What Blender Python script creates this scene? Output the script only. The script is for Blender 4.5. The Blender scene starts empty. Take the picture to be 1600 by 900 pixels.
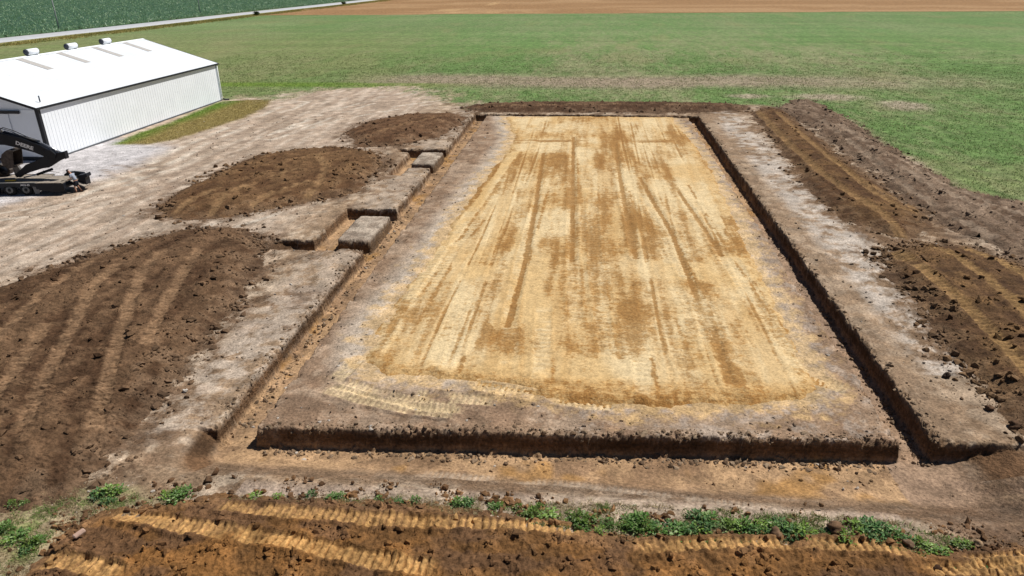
import bpy, bmesh, math, random
import numpy as np
from mathutils import Vector, Matrix

# ------------------------------------------------------------------ camera, sky, sun, exposure
scene = bpy.context.scene
COL = scene.collection
F = 1109.0                     # focal length in photo pixels (photo is 1600 px wide)
H = 15.4                       # flying height of the camera, metres
ROLL = math.radians(0.6)
PITCH = math.atan((450 + 43) / F)
CP, SP, CR, SR = math.cos(PITCH), math.sin(PITCH), math.cos(ROLL), math.sin(ROLL)
cam = bpy.data.cameras.new('camera'); cam.sensor_width = 36; cam.lens = 36 * F / 1600
cam.clip_start = 0.5; cam.clip_end = 9000
camo = bpy.data.objects.new('camera', cam); COL.objects.link(camo); scene.camera = camo
r0, u0, f0 = Vector((1, 0, 0)), Vector((0, SP, CP)), Vector((0, CP, -SP))
rr = r0 * CR - u0 * SR; uu = r0 * SR + u0 * CR
M = Matrix((rr, uu, -f0)).transposed().to_4x4(); M.translation = (0, 0, H); camo.matrix_world = M

SUN_EL, SUN_AZ = math.radians(57), math.radians(64)     # azimuth clockwise from +Y
w = bpy.data.worlds.new('World'); scene.world = w; w.use_nodes = True
nt = w.node_tree; bg = nt.nodes['Background']
sky = nt.nodes.new('ShaderNodeTexSky'); sky.sky_type = 'NISHITA'; sky.sun_disc = False
sky.sun_elevation = SUN_EL; sky.sun_rotation = SUN_AZ; sky.air_density = .6; sky.dust_density = .1
nt.links.new(sky.outputs[0], bg.inputs[0]); bg.inputs[1].default_value = 0.05
sd = bpy.data.lights.new('sun', 'SUN'); sd.energy = 5.0; sd.angle = math.radians(0.53); sd.color = (1, .965, .90)
sun = bpy.data.objects.new('sun', sd); COL.objects.link(sun)
sdir = Vector((math.cos(SUN_EL) * math.sin(SUN_AZ), math.cos(SUN_EL) * math.cos(SUN_AZ), math.sin(SUN_EL)))
sun.rotation_euler = sdir.to_track_quat('Z', 'Y').to_euler(); sun.location = (60, 30, 80)
scene.view_settings.view_transform = 'Standard'; scene.view_settings.look = 'None'
scene.view_settings.exposure = 0.12; scene.view_settings.gamma = 1; scene.view_settings.use_curve_mapping = False

# ------------------------------------------------------------------ frames of reference
# site frame (t to the right, s away), turned 6.2 degrees: barn, trenches and road all follow it
A0 = math.radians(6.2); CA, SA = math.cos(A0), math.sin(A0)
def ts2w(t, s): return t * CA + s * SA, -t * SA + s * CA
def w2ts(x, y): return x * CA - y * SA, x * SA + y * CA
def px(x, y, z=0.0):
    a = (x - 800) / F; b = (450 - y) / F
    u = a * CR + b * SR; v = -a * SR + b * CR
    k = (z - H) / (-SP + v * CP)
    return u * k, (CP + v * SP) * k
def pts(x, y, z=0.0): return w2ts(*px(x, y, z))
def PP(*q): return [pts(*a) for a in q]

# ------------------------------------------------------------------ numpy noise
TAB = np.random.default_rng(77).random(512 * 512).astype(np.float32)
def vn(x, y, seed=0):
    x = np.asarray(x, np.float64); y = np.asarray(y, np.float64)
    x0 = np.floor(x); y0 = np.floor(y); fx = (x - x0).astype(np.float32); fy = (y - y0).astype(np.float32)
    fx = fx * fx * (3 - 2 * fx); fy = fy * fy * (3 - 2 * fy)
    ix = (x0.astype(np.int64) + seed * 37) & 511; iy = (y0.astype(np.int64) + seed * 91) & 511
    jx = (ix + 1) & 511; ra = iy << 9; rb = ((iy + 1) & 511) << 9
    a = TAB.take(ra + ix); b = TAB.take(ra + jx); c = TAB.take(rb + ix); d = TAB.take(rb + jx)
    a = a + (b - a) * fx; c = c + (d - c) * fx
    return a + (c - a) * fy
def fbm(x, y, seed=0, o=4, g=.5):
    r = 0; amp = 1; tot = 0
    for i in range(o):
        r = r + amp * vn(x * 2 ** i + 17.3 * i, y * 2 ** i - 9.1 * i, seed + i * 7); tot += amp; amp *= g
    return r / tot
def sm(a, b, x):
    t = np.clip((x - a) / (b - a), 0, 1); return t * t * (3 - 2 * t)
def mixc(c, col, m): return c + (np.asarray(col) - c) * m[..., None]
KL = 1.45      # how far sun and sky together lift a colour above its albedo
def C(r, g, b):
    v = np.array([r, g, b]) / 255.; v = np.where(v < .04045, v / 12.92, ((v + .055) / 1.055) ** 2.4)
    return v / KL
def polysd(T, S, poly):
    """signed distance to a polygon, negative inside"""
    d = np.full(T.shape, 1e9); ins = np.zeros(T.shape, bool); n = len(poly)
    for i in range(n):
        x0, y0 = poly[i]; x1, y1 = poly[(i + 1) % n]
        ex, ey = x1 - x0, y1 - y0; L = ex * ex + ey * ey + 1e-12
        k = np.clip(((T - x0) * ex + (S - y0) * ey) / L, 0, 1)
        d = np.minimum(d, (T - x0 - ex * k) ** 2 + (S - y0 - ey * k) ** 2)
        if abs(ey) > 1e-9:
            c = ((y0 > S) != (y1 > S)) & (T < ex * (S - y0) / ey + x0); ins ^= c
    d = np.sqrt(d); return np.where(ins, -d, d)
def linedist(T, S, line):
    """distance to a polyline, arclength along it, signed side"""
    d = np.full(T.shape, 1e9); arc = np.zeros(T.shape); off = np.zeros(T.shape); acc = 0
    for (x0, y0), (x1, y1) in zip(line[:-1], line[1:]):
        ex, ey = x1 - x0, y1 - y0; L = math.hypot(ex, ey)
        k = np.clip(((T - x0) * ex + (S - y0) * ey) / (L * L), 0, 1)
        q = np.hypot(T - x0 - ex * k, S - y0 - ey * k); m = q < d
        d = np.where(m, q, d); arc = np.where(m, acc + k * L, arc)
        off = np.where(m, ((T - x0) * ey - (S - y0) * ex) / L, off); acc += L
    return d, arc, off
def rrect(T, S, t0, t1, s0, s1):
    a = np.maximum(t0 - T, T - t1); b = np.maximum(s0 - S, S - s1)
    return np.maximum(a, b)

# ------------------------------------------------------------------ object helpers
def tag(o, label=None, cat=None, group=None, kind=None):
    if label: o['label'] = label
    if cat: o['category'] = cat
    if group: o['group'] = group
    if kind: o['kind'] = kind
    return o
def link(name, me, parent=None, mats=()):
    o = bpy.data.objects.new(name, me); COL.objects.link(o)
    if parent is not None: o.parent = parent
    if me is not None:
        for m in mats: me.materials.append(m)
    return o
def empty(name, loc, rz=0):
    o = bpy.data.objects.new(name, None); COL.objects.link(o); o.location = loc; o.rotation_euler = (0, 0, rz); return o
def mesh_np(name, V, Q, smooth=True, col=None, rough=None):
    """V (n,3), Q (m,k) faces of equal size"""
    me = bpy.data.meshes.new(name); k = Q.shape[1]
    me.vertices.add(len(V)); me.vertices.foreach_set('co', np.ascontiguousarray(V, np.float32).ravel())
    me.loops.add(Q.size); me.loops.foreach_set('vertex_index', np.ascontiguousarray(Q, np.int32).ravel())
    me.polygons.add(len(Q)); me.polygons.foreach_set('loop_start', np.arange(0, Q.size, k, dtype=np.int32))
    me.polygons.foreach_set('use_smooth', np.full(len(Q), smooth))
    me.update(calc_edges=True)
    if col is not None:
        a = me.attributes.new('Col', 'FLOAT_COLOR', 'POINT')
        a.data.foreach_set('color', np.ascontiguousarray(np.c_[np.clip(col, 0, 1), np.ones(len(V))], np.float32).ravel())
    if rough is not None:
        a = me.attributes.new('rough', 'FLOAT', 'POINT'); a.data.foreach_set('value', np.ascontiguousarray(rough, np.float32))
    return me

# ------------------------------------------------------------------ materials
def mat(name, col, rough=.6, metal=0, spec=.3, noise=0, nscale=6, bump=0, bscale=20, bdist=.01):
    m = bpy.data.materials.new(name); m.use_nodes = True; N = m.node_tree.nodes; L = m.node_tree.links
    b = N['Principled BSDF']; b.inputs['Base Color'].default_value = (*col, 1); b.inputs['Roughness'].default_value = rough
    b.inputs['Metallic'].default_value = metal; b.inputs['Specular IOR Level'].default_value = spec
    if noise or bump:
        g = N.new('ShaderNodeNewGeometry')
    if noise:
        t = N.new('ShaderNodeTexNoise'); t.inputs['Scale'].default_value = nscale; t.inputs['Detail'].default_value = 6
        L.new(g.outputs['Position'], t.inputs['Vector'])
        r = N.new('ShaderNodeMapRange'); r.inputs[1].default_value = .3; r.inputs[2].default_value = .7
        r.inputs[3].default_value = 1 - noise; r.inputs[4].default_value = 1 + noise; L.new(t.outputs[0], r.inputs[0])
        x = N.new('ShaderNodeMix'); x.data_type = 'RGBA'; x.blend_type = 'MULTIPLY'; x.inputs[0].default_value = 1
        x.inputs[6].default_value = (*col, 1); L.new(r.outputs[0], x.inputs[7]); L.new(x.outputs[2], b.inputs['Base Color'])
    if bump:
        t2 = N.new('ShaderNodeTexNoise'); t2.inputs['Scale'].default_value = bscale; t2.inputs['Detail'].default_value = 5
        L.new(g.outputs['Position'], t2.inputs['Vector'])
        bp = N.new('ShaderNodeBump'); bp.inputs['Strength'].default_value = bump; bp.inputs['Distance'].default_value = bdist
        L.new(t2.outputs[0], bp.inputs['Height']); L.new(bp.outputs[0], b.inputs['Normal'])
    return m
def soil_mat(name, fine=.30, coarse=.18, bump=1.0, bd=.05, cross=None, speck=.45):
    """Col attribute times two scales of grain, relief by noise scaled with the rough attribute"""
    m = bpy.data.materials.new(name); m.use_nodes = True; N = m.node_tree.nodes; L = m.node_tree.links
    b = N['Principled BSDF']; b.inputs['Roughness'].default_value = .95; b.inputs['Specular IOR Level'].default_value = .12
    g = N.new('ShaderNodeNewGeometry'); a = N.new('ShaderNodeAttribute'); a.attribute_name = 'Col'
    ra = N.new('ShaderNodeAttribute'); ra.attribute_name = 'rough'
    def noise(sc, det, ro=.6):
        t = N.new('ShaderNodeTexNoise'); t.inputs['Scale'].default_value = sc; t.inputs['Detail'].default_value = det
        t.inputs['Roughness'].default_value = ro; L.new(g.outputs['Position'], t.inputs['Vector']); return t.outputs[0]
    def rng(src, lo, hi):
        r = N.new('ShaderNodeMapRange'); r.inputs[1].default_value = .36; r.inputs[2].default_value = .64
        r.inputs[3].default_value = lo; r.inputs[4].default_value = hi; L.new(src, r.inputs[0]); return r.outputs[0]
    def math_(op, x, y):
        n = N.new('ShaderNodeMath'); n.operation = op
        for i, q in enumerate((x, y)):
            if isinstance(q, (int, float)): n.inputs[i].default_value = q
            else: L.new(q, n.inputs[i])
        return n.outputs[0]
    k = math_('MULTIPLY', rng(noise(1.3, 5), 1 - coarse, 1 + coarse), rng(noise(9, 7, .7), 1 - fine, 1 + fine))
    x = N.new('ShaderNodeMix'); x.data_type = 'RGBA'; x.blend_type = 'MULTIPLY'; x.inputs[0].default_value = 1
    L.new(a.outputs['Color'], x.inputs[6]); L.new(k, x.inputs[7]); L.new(x.outputs[2], b.inputs['Base Color'])
    sp = N.new('ShaderNodeMapRange'); sp.inputs[1].default_value = .56; sp.inputs[2].default_value = .68; sp.inputs[3].default_value = 1; sp.inputs[4].default_value = 1 - speck
    L.new(noise(6.5, 9, .78), sp.inputs[0])
    sp2 = N.new('ShaderNodeMapRange'); sp2.inputs[1].default_value = .33; sp2.inputs[2].default_value = .44; sp2.inputs[3].default_value = 1 + speck * .55; sp2.inputs[4].default_value = 1
    L.new(noise(4.1, 8, .75), sp2.inputs[0])
    L.new(math_('MULTIPLY', k, math_('MULTIPLY', sp.outputs[0], sp2.outputs[0])), x.inputs[7])
    if cross:      # loose darker sand lies over the pale compacted one where the wear attribute says so, in crisp patches stretched across the tracks
        wa = N.new('ShaderNodeAttribute'); wa.attribute_name = 'wear'
        def aniso(sx, sy, det, ro):
            mp = N.new('ShaderNodeMapping'); mp.inputs['Rotation'].default_value = (0, 0, A0); mp.inputs['Scale'].default_value = (sx, sy, 4); L.new(g.outputs['Position'], mp.inputs['Vector'])
            t = N.new('ShaderNodeTexNoise'); t.inputs['Scale'].default_value = 1; t.inputs['Detail'].default_value = det; t.inputs['Roughness'].default_value = ro; L.new(mp.outputs[0], t.inputs['Vector']); return t.outputs[0]
        def thr(src, lo, hi, o0, o1):
            r = N.new('ShaderNodeMapRange'); r.inputs[1].default_value = lo; r.inputs[2].default_value = hi; r.inputs[3].default_value = o0; r.inputs[4].default_value = o1; L.new(src, r.inputs[0]); return r.outputs[0]
        nn = math_('ADD', math_('MULTIPLY', aniso(2.0, 3.0, 10, .76), 1.55), math_('MULTIPLY', aniso(2.6, .3, 7, .66), .55))
        fac = thr(math_('ADD', wa.outputs['Fac'], math_('SUBTRACT', nn, 1.05)), .42, .60, 0, .95)
        y = N.new('ShaderNodeMix'); y.data_type = 'RGBA'; y.blend_type = 'MULTIPLY'; L.new(fac, y.inputs[0]); L.new(x.outputs[2], y.inputs[6]); y.inputs[7].default_value = (*cross, 1)
        y2 = N.new('ShaderNodeMix'); y2.data_type = 'RGBA'; y2.blend_type = 'MULTIPLY'; L.new(thr(math_('ADD', math_('MULTIPLY', wa.outputs['Fac'], .35), aniso(6, 9, 8, .8)), .63, .74, 0, .7), y2.inputs[0])
        L.new(y.outputs[2], y2.inputs[6]); y2.inputs[7].default_value = (.62, .52, .42, 1); L.new(y2.outputs[2], b.inputs['Base Color'])
    ms = N.new('ShaderNodeMapping'); ms.inputs['Scale'].default_value = (.7, .7, 8); L.new(g.outputs['Position'], ms.inputs['Vector'])      # soil layers, seen where a cut opens them
    tl = N.new('ShaderNodeTexNoise'); tl.inputs['Scale'].default_value = 1; tl.inputs['Detail'].default_value = 6; tl.inputs['Roughness'].default_value = .65; L.new(ms.outputs[0], tl.inputs['Vector'])
    if not cross:
        src = x.inputs[7].links[0].from_socket; L.new(math_('MULTIPLY', src, rng(tl.outputs[0], .8, 1.2)), x.inputs[7])
    v = N.new('ShaderNodeTexVoronoi'); v.inputs['Scale'].default_value = 7; L.new(g.outputs['Position'], v.inputs['Vector'])
    hgt = math_('ADD', math_('ADD', noise(4.5, 6, .62), math_('MULTIPLY', noise(22, 4), .30)), math_('MULTIPLY', v.outputs['Distance'], -.25))
    bp = N.new('ShaderNodeBump'); bp.inputs['Distance'].default_value = bd
    L.new(math_('MULTIPLY', ra.outputs['Fac'], bump), bp.inputs['Strength'])
    L.new(hgt, bp.inputs['Height']); L.new(bp.outputs[0], b.inputs['Normal'])
    return m
M_SOIL = soil_mat('soil', .36, .2, 1.0, .10); M_MOUND = soil_mat('loose_soil', .38, .2, 1.0, .08); M_SAND = soil_mat('sand', .24, .10, 1.0, .06, (.70, .58, .43), .14)
M_CLOD = soil_mat('clod_soil', .3, .15, .8, .03)

# ------------------------------------------------------------------ site layout (site frame, metres)
DEPTH = .85
def near_s(T): return 21.58 + .052 * T
SAND = PP((790,183),(920,182),(1050,183),(1077,215),(1107,255),(1130,305),(1152,347),(1182,410),(1212,470),(1247,545),(1277,605),(1262,627),
          (1180,631),(1080,634),(980,632),(900,628),(840,614),(760,598),(690,592),(610,584),(572,566),(588,520),(622,470),(662,420),(703,355),(742,300),(772,262),(790,240),(803,215))
LAWN = PP((176,226),(215,208),(262,193),(345,158),(425,155),(414,168),(380,184),(330,201),(270,219),(230,226))
GRASS = [(-400,99)] + PP((347,157),(430,152),(475,143),(560,137),(640,136),(670,147),(700,159),(735,163),(1170,163),(1215,166),(1262,155),(1330,188),(1400,233),
         (1450,263),(1500,294),(1560,308),(1610,319),(1750,352)) + [(60,38),(120,36),(3000,36),(3000,9000),(-3000,9000),(-3000,99)]
DRY = PP((-120,760),(60,765),(130,760),(205,765),(250,788),(160,800),(100,830),(50,880),(-20,960),(-300,960))
STRIP = PP((350,783),(640,775),(800,782),(1000,790),(1200,800),(1420,815),(1520,850),(1480,880),(1300,865),(1000,850),(800,815),(500,792))
HEAPS = [
  PP((-260,520),(-120,480),(0,452),(100,414),(200,384),(290,360),(370,356),(418,378),(388,440),(366,485),(330,520),(300,560),(262,612),(198,680),(158,722),(105,768),(40,785),(-20,800),(-260,840)),
  PP((240,331),(290,296),(340,270),(400,246),(470,235),(540,232),(590,240),(600,255),(575,284),(556,300),(492,314),(420,329),(340,340),(268,342)),
  PP((540,206),(575,191),(640,180),(700,179),(728,184),(716,196),(684,214),(625,227),(560,229)),
  PP((722,168),(760,163),(830,160),(1000,160),(1120,162),(1172,166),(1168,172),(1090,175.5),(900,175.5),(750,175.5)),
  PP((1205,171),(1240,158),(1266,157),(1330,190),(1400,236),(1450,266),(1500,297),(1560,311),(1620,323),(1760,352),(1780,440),(1640,425),(1560,392),(1480,352),(1420,310),(1350,260),(1290,212),(1240,184)),
  PP((1174,176),(1196,169),(1228,173),(1262,205),(1320,248),(1380,292),(1448,336),(1452,352),(1420,378),(1392,372),(1360,356),(1318,346),(1280,312),(1240,262),(1200,212)),
  PP((1376,398),(1404,384),(1450,384),(1500,386),(1560,402),(1640,430),(1760,480),(1800,800),(1680,720),(1600,672),(1548,622),(1498,572),(1456,508),(1404,440)),
  PP((10,960),(48,886),(98,832),(158,800),(250,790),(330,777),(440,779),(560,782),(680,788),(770,802),(860,812),(925,824),(962,836),(1100,832),(1200,832),(1290,832),(1360,838),(1430,850),(1500,860),(1560,862),(1640,852),(1760,880),(1780,980),(1500,985),(400,985),(0,985))]
road_a, road_b = np.array(px(0, 63.4)), np.array(px(570, 1.0))
ROAD_LINE = [w2ts(*(road_a + (road_b - road_a) * k)) for k in (-.9, 0, 1, 3.5)]
sb = [pts(440, 24), pts(1600, 17)]
def stub_s(T): return sb[0][1] + (sb[1][1] - sb[0][1]) * (T - sb[0][0]) / (sb[1][0] - sb[0][0])

LANES = dict(   # prints of crawler tracks, as centre lines
  front=[PP((170,806),(213,815),(281,830),(359,843),(422,852),(484,865),(540,877),(615,890),(690,902)), PP((337,797),(406,803),(484,812),(562,818),(656,824),(750,826),(843,828),(919,837)),
         PP((985,866),(1019,862),(1112,856),(1187,857),(1300,858),(1375,862),(1430,872)), PP((1500,884),(1560,880),(1640,872)), PP((60,880),(120,889),(200,912)), PP((1440,905),(1540,896),(1640,892))],
  left=[PP((-40,600),(0,550),(50,495),(100,453),(150,417)), PP((40,690),(65,630),(100,565),(125,515),(148,470),(190,425)), PP((150,690),(165,640),(187,560),(210,485),(228,435),(270,398)),
        PP((230,560),(262,490),(290,440),(315,400)), PP((-60,720),(-10,650),(40,585),(80,520))],
  mid=[PP((478,315),(500,296),(509,270),(495,248)), PP((272,340),(300,322),(350,300)), PP((330,340),(352,318),(400,295),(470,272)), PP((390,330),(430,310),(490,290))],
  rfar=[PP((1183,176),(1233,230),(1283,277),(1337,317),(1383,347),(1412,377)), PP((1213,180),(1267,230),(1317,270),(1367,310),(1405,333),(1440,337)), PP((1290,250),(1330,280),(1380,305),(1430,330))],
  rnear=[PP((1395,395),(1447,436),(1488,473),(1529,514),(1570,560),(1602,596),(1660,670)), PP((1440,390),(1488,412),(1529,440),(1570,477),(1602,508),(1670,580)), PP((1500,395),(1560,420),(1640,470))],
  sand=[PP((738,330),(682,408),(622,492),(577,560)), PP((745,345),(712,385),(652,480),(625,530)), PP((846,300),(816,400),(797,500),(795,575)), PP((894,240),(894,300),(895,408),(900,515)),
        PP((925,300),(930,420),(950,560)), PP((974,300),(985,350),(996,410)), PP((1004,300),(1052,396),(1090,470),(1110,540)), PP((1066,290),(1124,392),(1156,440),(1204,520),(1250,580)),
        PP((1120,360),(1170,450),(1220,530),(1262,590)), PP((1040,500),(1075,590)), PP((720,520),(700,585)), PP((850,480),(845,600)), PP((1000,560),(1010,625))],
  skirt=[PP((508,598),(540,602),(600,618),(660,634),(730,640)), PP((640,616),(700,622),(780,628)), PP((1250,590),(1290,600),(1330,615)), PP((560,560),(535,585),(520,600)), PP((505,605),(560,622),(640,640),(720,648)), PP((860,622),(920,632),(970,634)), PP((730,600),(800,612),(850,622))],
  yard=[PP((430,345),(470,335),(520,330)), PP((0,420),(90,400),(170,395)), PP((640,715),(900,735),(1200,790)), PP((1330,800),(1420,815),(1470,835))])

def lane_fx(T, S, z, col, rough, lanes, width, period, groove, pale, dark=None, strength=1.0, seed=0, sink=.03, brk0=.30):
    for i, ln in enumerate(lanes):
        a = np.array(ln); lo = a.min(0) - width; hi = a.max(0) + width
        I = np.nonzero((T > lo[0]) & (T < hi[0]) & (S > lo[1]) & (S < hi[1]))[0]
        if not len(I): continue
        t, s = T[I], S[I]
        d, arc, off = linedist(t, s, ln)
        L = sum(math.hypot(q[0]-r[0], q[1]-r[1]) for q, r in zip(ln[:-1], ln[1:]))
        d = d + .06 * (fbm(t * 2.5, s * 2.5, 31 + i) - .5)
        m = sm(width * .5 + .04, width * .5 - .05, d) * sm(0, .5, arc) * sm(0, .5, L - arc)
        brk = sm(brk0, brk0 + .16, fbm(t * .9, s * .9, 77 + i + seed, 3)); m2 = m * brk * strength
        ph = (arc + .04 * np.sin(arc * 1.3)) / period + .15 * fbm(t * 1.5, s * 1.5, 5 + i); fr = np.abs(ph - np.floor(ph) - .5) * 2
        gr = sm(.58, .86, fr); rv = vn(np.floor(ph) * 1.7, np.full(len(ph), i * 3.1), 63); gr = gr * (.6 + .55 * rv)
        z[I] += -sink * m + .022 * m * (fbm(t*6, s*6, 9+i) - .5) - groove * gr * m2 + groove * .35 * (1 - fr) * m2
        side = sm(width * .5 + .22, width * .5 + .07, d) * (1 - m) * sm(0, .5, arc) * sm(0, .5, L - arc)
        z[I] += side * (.03 + .07 * fbm(t * 5, s * 5, 55 + i)) * sink / .03
        v = m2 * (.45 + .35 * fbm(t * 4, s * 4, 3 + i) + .3 * (rv - .5)) * (1 - .75 * gr)
        col[I] = mixc(col[I], pale, v)
        rough[I] *= 1 - .6 * m2
        if dark is not None: col[I] = mixc(col[I], dark, m * (1 - brk) * .5)

YTRACK = [PP((-40,470),(120,430),(260,380),(420,330)), PP((0,380),(150,330),(300,265),(450,200),(600,150)), PP((-40,345),(120,320),(220,270),(330,215),(470,160)), PP((0,420),(180,350),(250,330),(240,290),(180,262)),
          PP((140,290),(260,262),(400,222),(540,170),(640,145)), PP((60,330),(200,300),(320,240),(430,190),(500,150)), PP((420,215),(520,185),(640,165),(760,150))]
def trench_depth(T, S):
    """how deep the ground is dug at (T, S): 0 to 1, and a wall-closeness mask"""
    n = .16 * (fbm(T * 1.1, S * 1.1, 101, 3) - .5) + .05 * (fbm(T * 4.2, S * 4.2, 102, 3) - .5)
    nl = .5 * (fbm(T * 1.3, S * 1.3, 103, 3) - .5) + .62 * (fbm(T * 6.5, S * 6.5, 104, 3, .65) - .5)
    def dig(sdv): return .20 * sm(.12, -.10, sdv + nl) + .80 * np.clip(.1 - (sdv + n + .08 * nl) / .08, 0, 1)
    out = np.zeros(T.shape)
    out = np.maximum(out, dig(rrect(T, S, -13.45, -11.9, 16.0, 85.2)) * sm(18.6, 20.8, S))
    out = np.maximum(out, dig(rrect(T, S, 11.4, 12.7, 20.0, 85.2)))
    out = np.maximum(out, dig(rrect(T, S, -13.45, 12.7, 83.9, 85.2)))
    ramp = sm(17.9, 20.5, S) ** .8 * (1 - sm(12.2, 17.6, T)) ** 1.3 * sm(-14.4, -12.9, T)
    out = np.maximum(out, dig(np.maximum(S - near_s(T), T - 19)) * ramp * (S > 15))
    # cut round the first soil block (the block itself is an object of its own)
    w1 = sm(-20.6, -17.3, T)
    out = np.maximum(out, dig(rrect(T, S, -17.1, -13.0, 39.5, 47.6)))
    out = np.maximum(out, dig(rrect(T, S, -21.0, -15.0, 39.2, 40.9)) * w1)
    # cut round the second one
    out = np.maximum(out, dig(rrect(T, S, -16.7, -13.0, 59.3, 66.5)))
    out = np.maximum(out, dig(rrect(T, S, -18.2, -15.0, 65.2, 66.5)) * sm(-18.4, -16.9, T))
    out = np.maximum(out, dig(rrect(T, S, -16.75, -15.4, 56.0, 60)) * sm(56.3, 59.6, S))
    return out

def ground_z(T, S):
    z = .10 * (fbm(T * .16, S * .16, 1, 3) - .5) + .05 * (fbm(T * .9, S * .9, 2, 3) - .5)
    far = sm(100, 160, S)
    z = z * (1 - far) + far * .25 * (fbm(T * .02, S * .02, 4, 2) - .5)
    near = 1 - sm(60, 95, S)
    z += near * .06 * (fbm(T * 3.5, S * 3.5, 3, 4, .62) - .5)
    # crests where soil was pushed aside round the cuts
    return z

def field_col(T, S, sdG, n1):
    N = len(T)
    f1 = fbm(T * .045, S * .016, 21, 4); f2 = fbm(T * .25, S * .09, 22, 4); f3 = fbm(T * 1.4, S * .5, 23, 3)
    gc = mixc(np.tile(C(110, 139, 80), (N, 1)), C(150, 150, 112), sm(.36, .72, .4 * f1 + .3 * f2 + .3 * f3))
    gc = mixc(gc, C(116, 144, 92), sm(150, 230, S) * .55); gc = mixc(gc, C(132, 138, 90), sm(-20, -60, T) * sm(260, 150, S) * .6)
    gc = mixc(gc, C(98, 135, 66), .7 * sm(70, 35, S) * sm(.6, .4, f2))
    band = sm(10, 2.5, np.abs(S - 113.5 - .02 * T + 6 * (f1 - .5)) + 5 * (f3 - .5)) * sm(-45, -25, T) * sm(75, 20, T)
    gc = mixc(gc, C(172, 151, 134), band * .8)
    pt = sm(.62, .74, fbm(T * .11, S * .05, 25, 4)); gc = mixc(gc, C(150, 146, 104), pt * .35)
    for qx, qy, ra, rb_ in ((1290, 152, 5, 3), (1410, 165, 3.5, 4), (1170, 150, 3, 2)):
        qt, qs = pts(qx, qy); gc = mixc(gc, C(186, 168, 150), .8 * sm(1.3, .4, np.hypot((T - qt) / ra, (S - qs) / rb_) + .8 * (f3 - .5)))
    gc = gc * (1 + .35 * (fbm(T * .015, S * .55, 24, 3) - .5))[:, None]
    frb = sm(-5, 0, sdG) * (T < -14); gc = mixc(gc, C(172, 156, 128), .55 * frb * sm(.4, .6, f3))
    lush = sm(3.5, 1, np.abs(S - 108)) * sm(-12, -30, T); gc = mixc(gc, C(112, 142, 44), lush * .7)
    rt = np.interp(S, [q[1] for q in ROAD_LINE], [q[0] for q in ROAD_LINE])
    gc = gc * 1.07
    stb = (S > stub_s(T)) * (T > rt + 9) * 1.0
    gc = mixc(gc, C(138, 160, 106), (T < rt - 6) * .9)
    q = fbm(T * .02, S * .12, 27, 3); sc = mixc(np.tile(C(168, 131, 92), (N, 1)), C(186, 150, 110), sm(.45, .65, q))
    sc = mixc(sc, C(214, 178, 130), .7 * sm(.66, .8, fbm(T * .06 + S * .02, S * .05, 28, 3)) * sm(0, -60, T))
    gc = mixc(gc, C(78, 92, 44), sm(5, 1, np.abs(S - stub_s(T))) * .6 * (T > rt + 9)); gc = mixc(gc, C(148, 140, 84), sm(17, 11, np.abs(T - rt)) * .8); gc = mixc(gc, sc, stb)
    return gc

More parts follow.
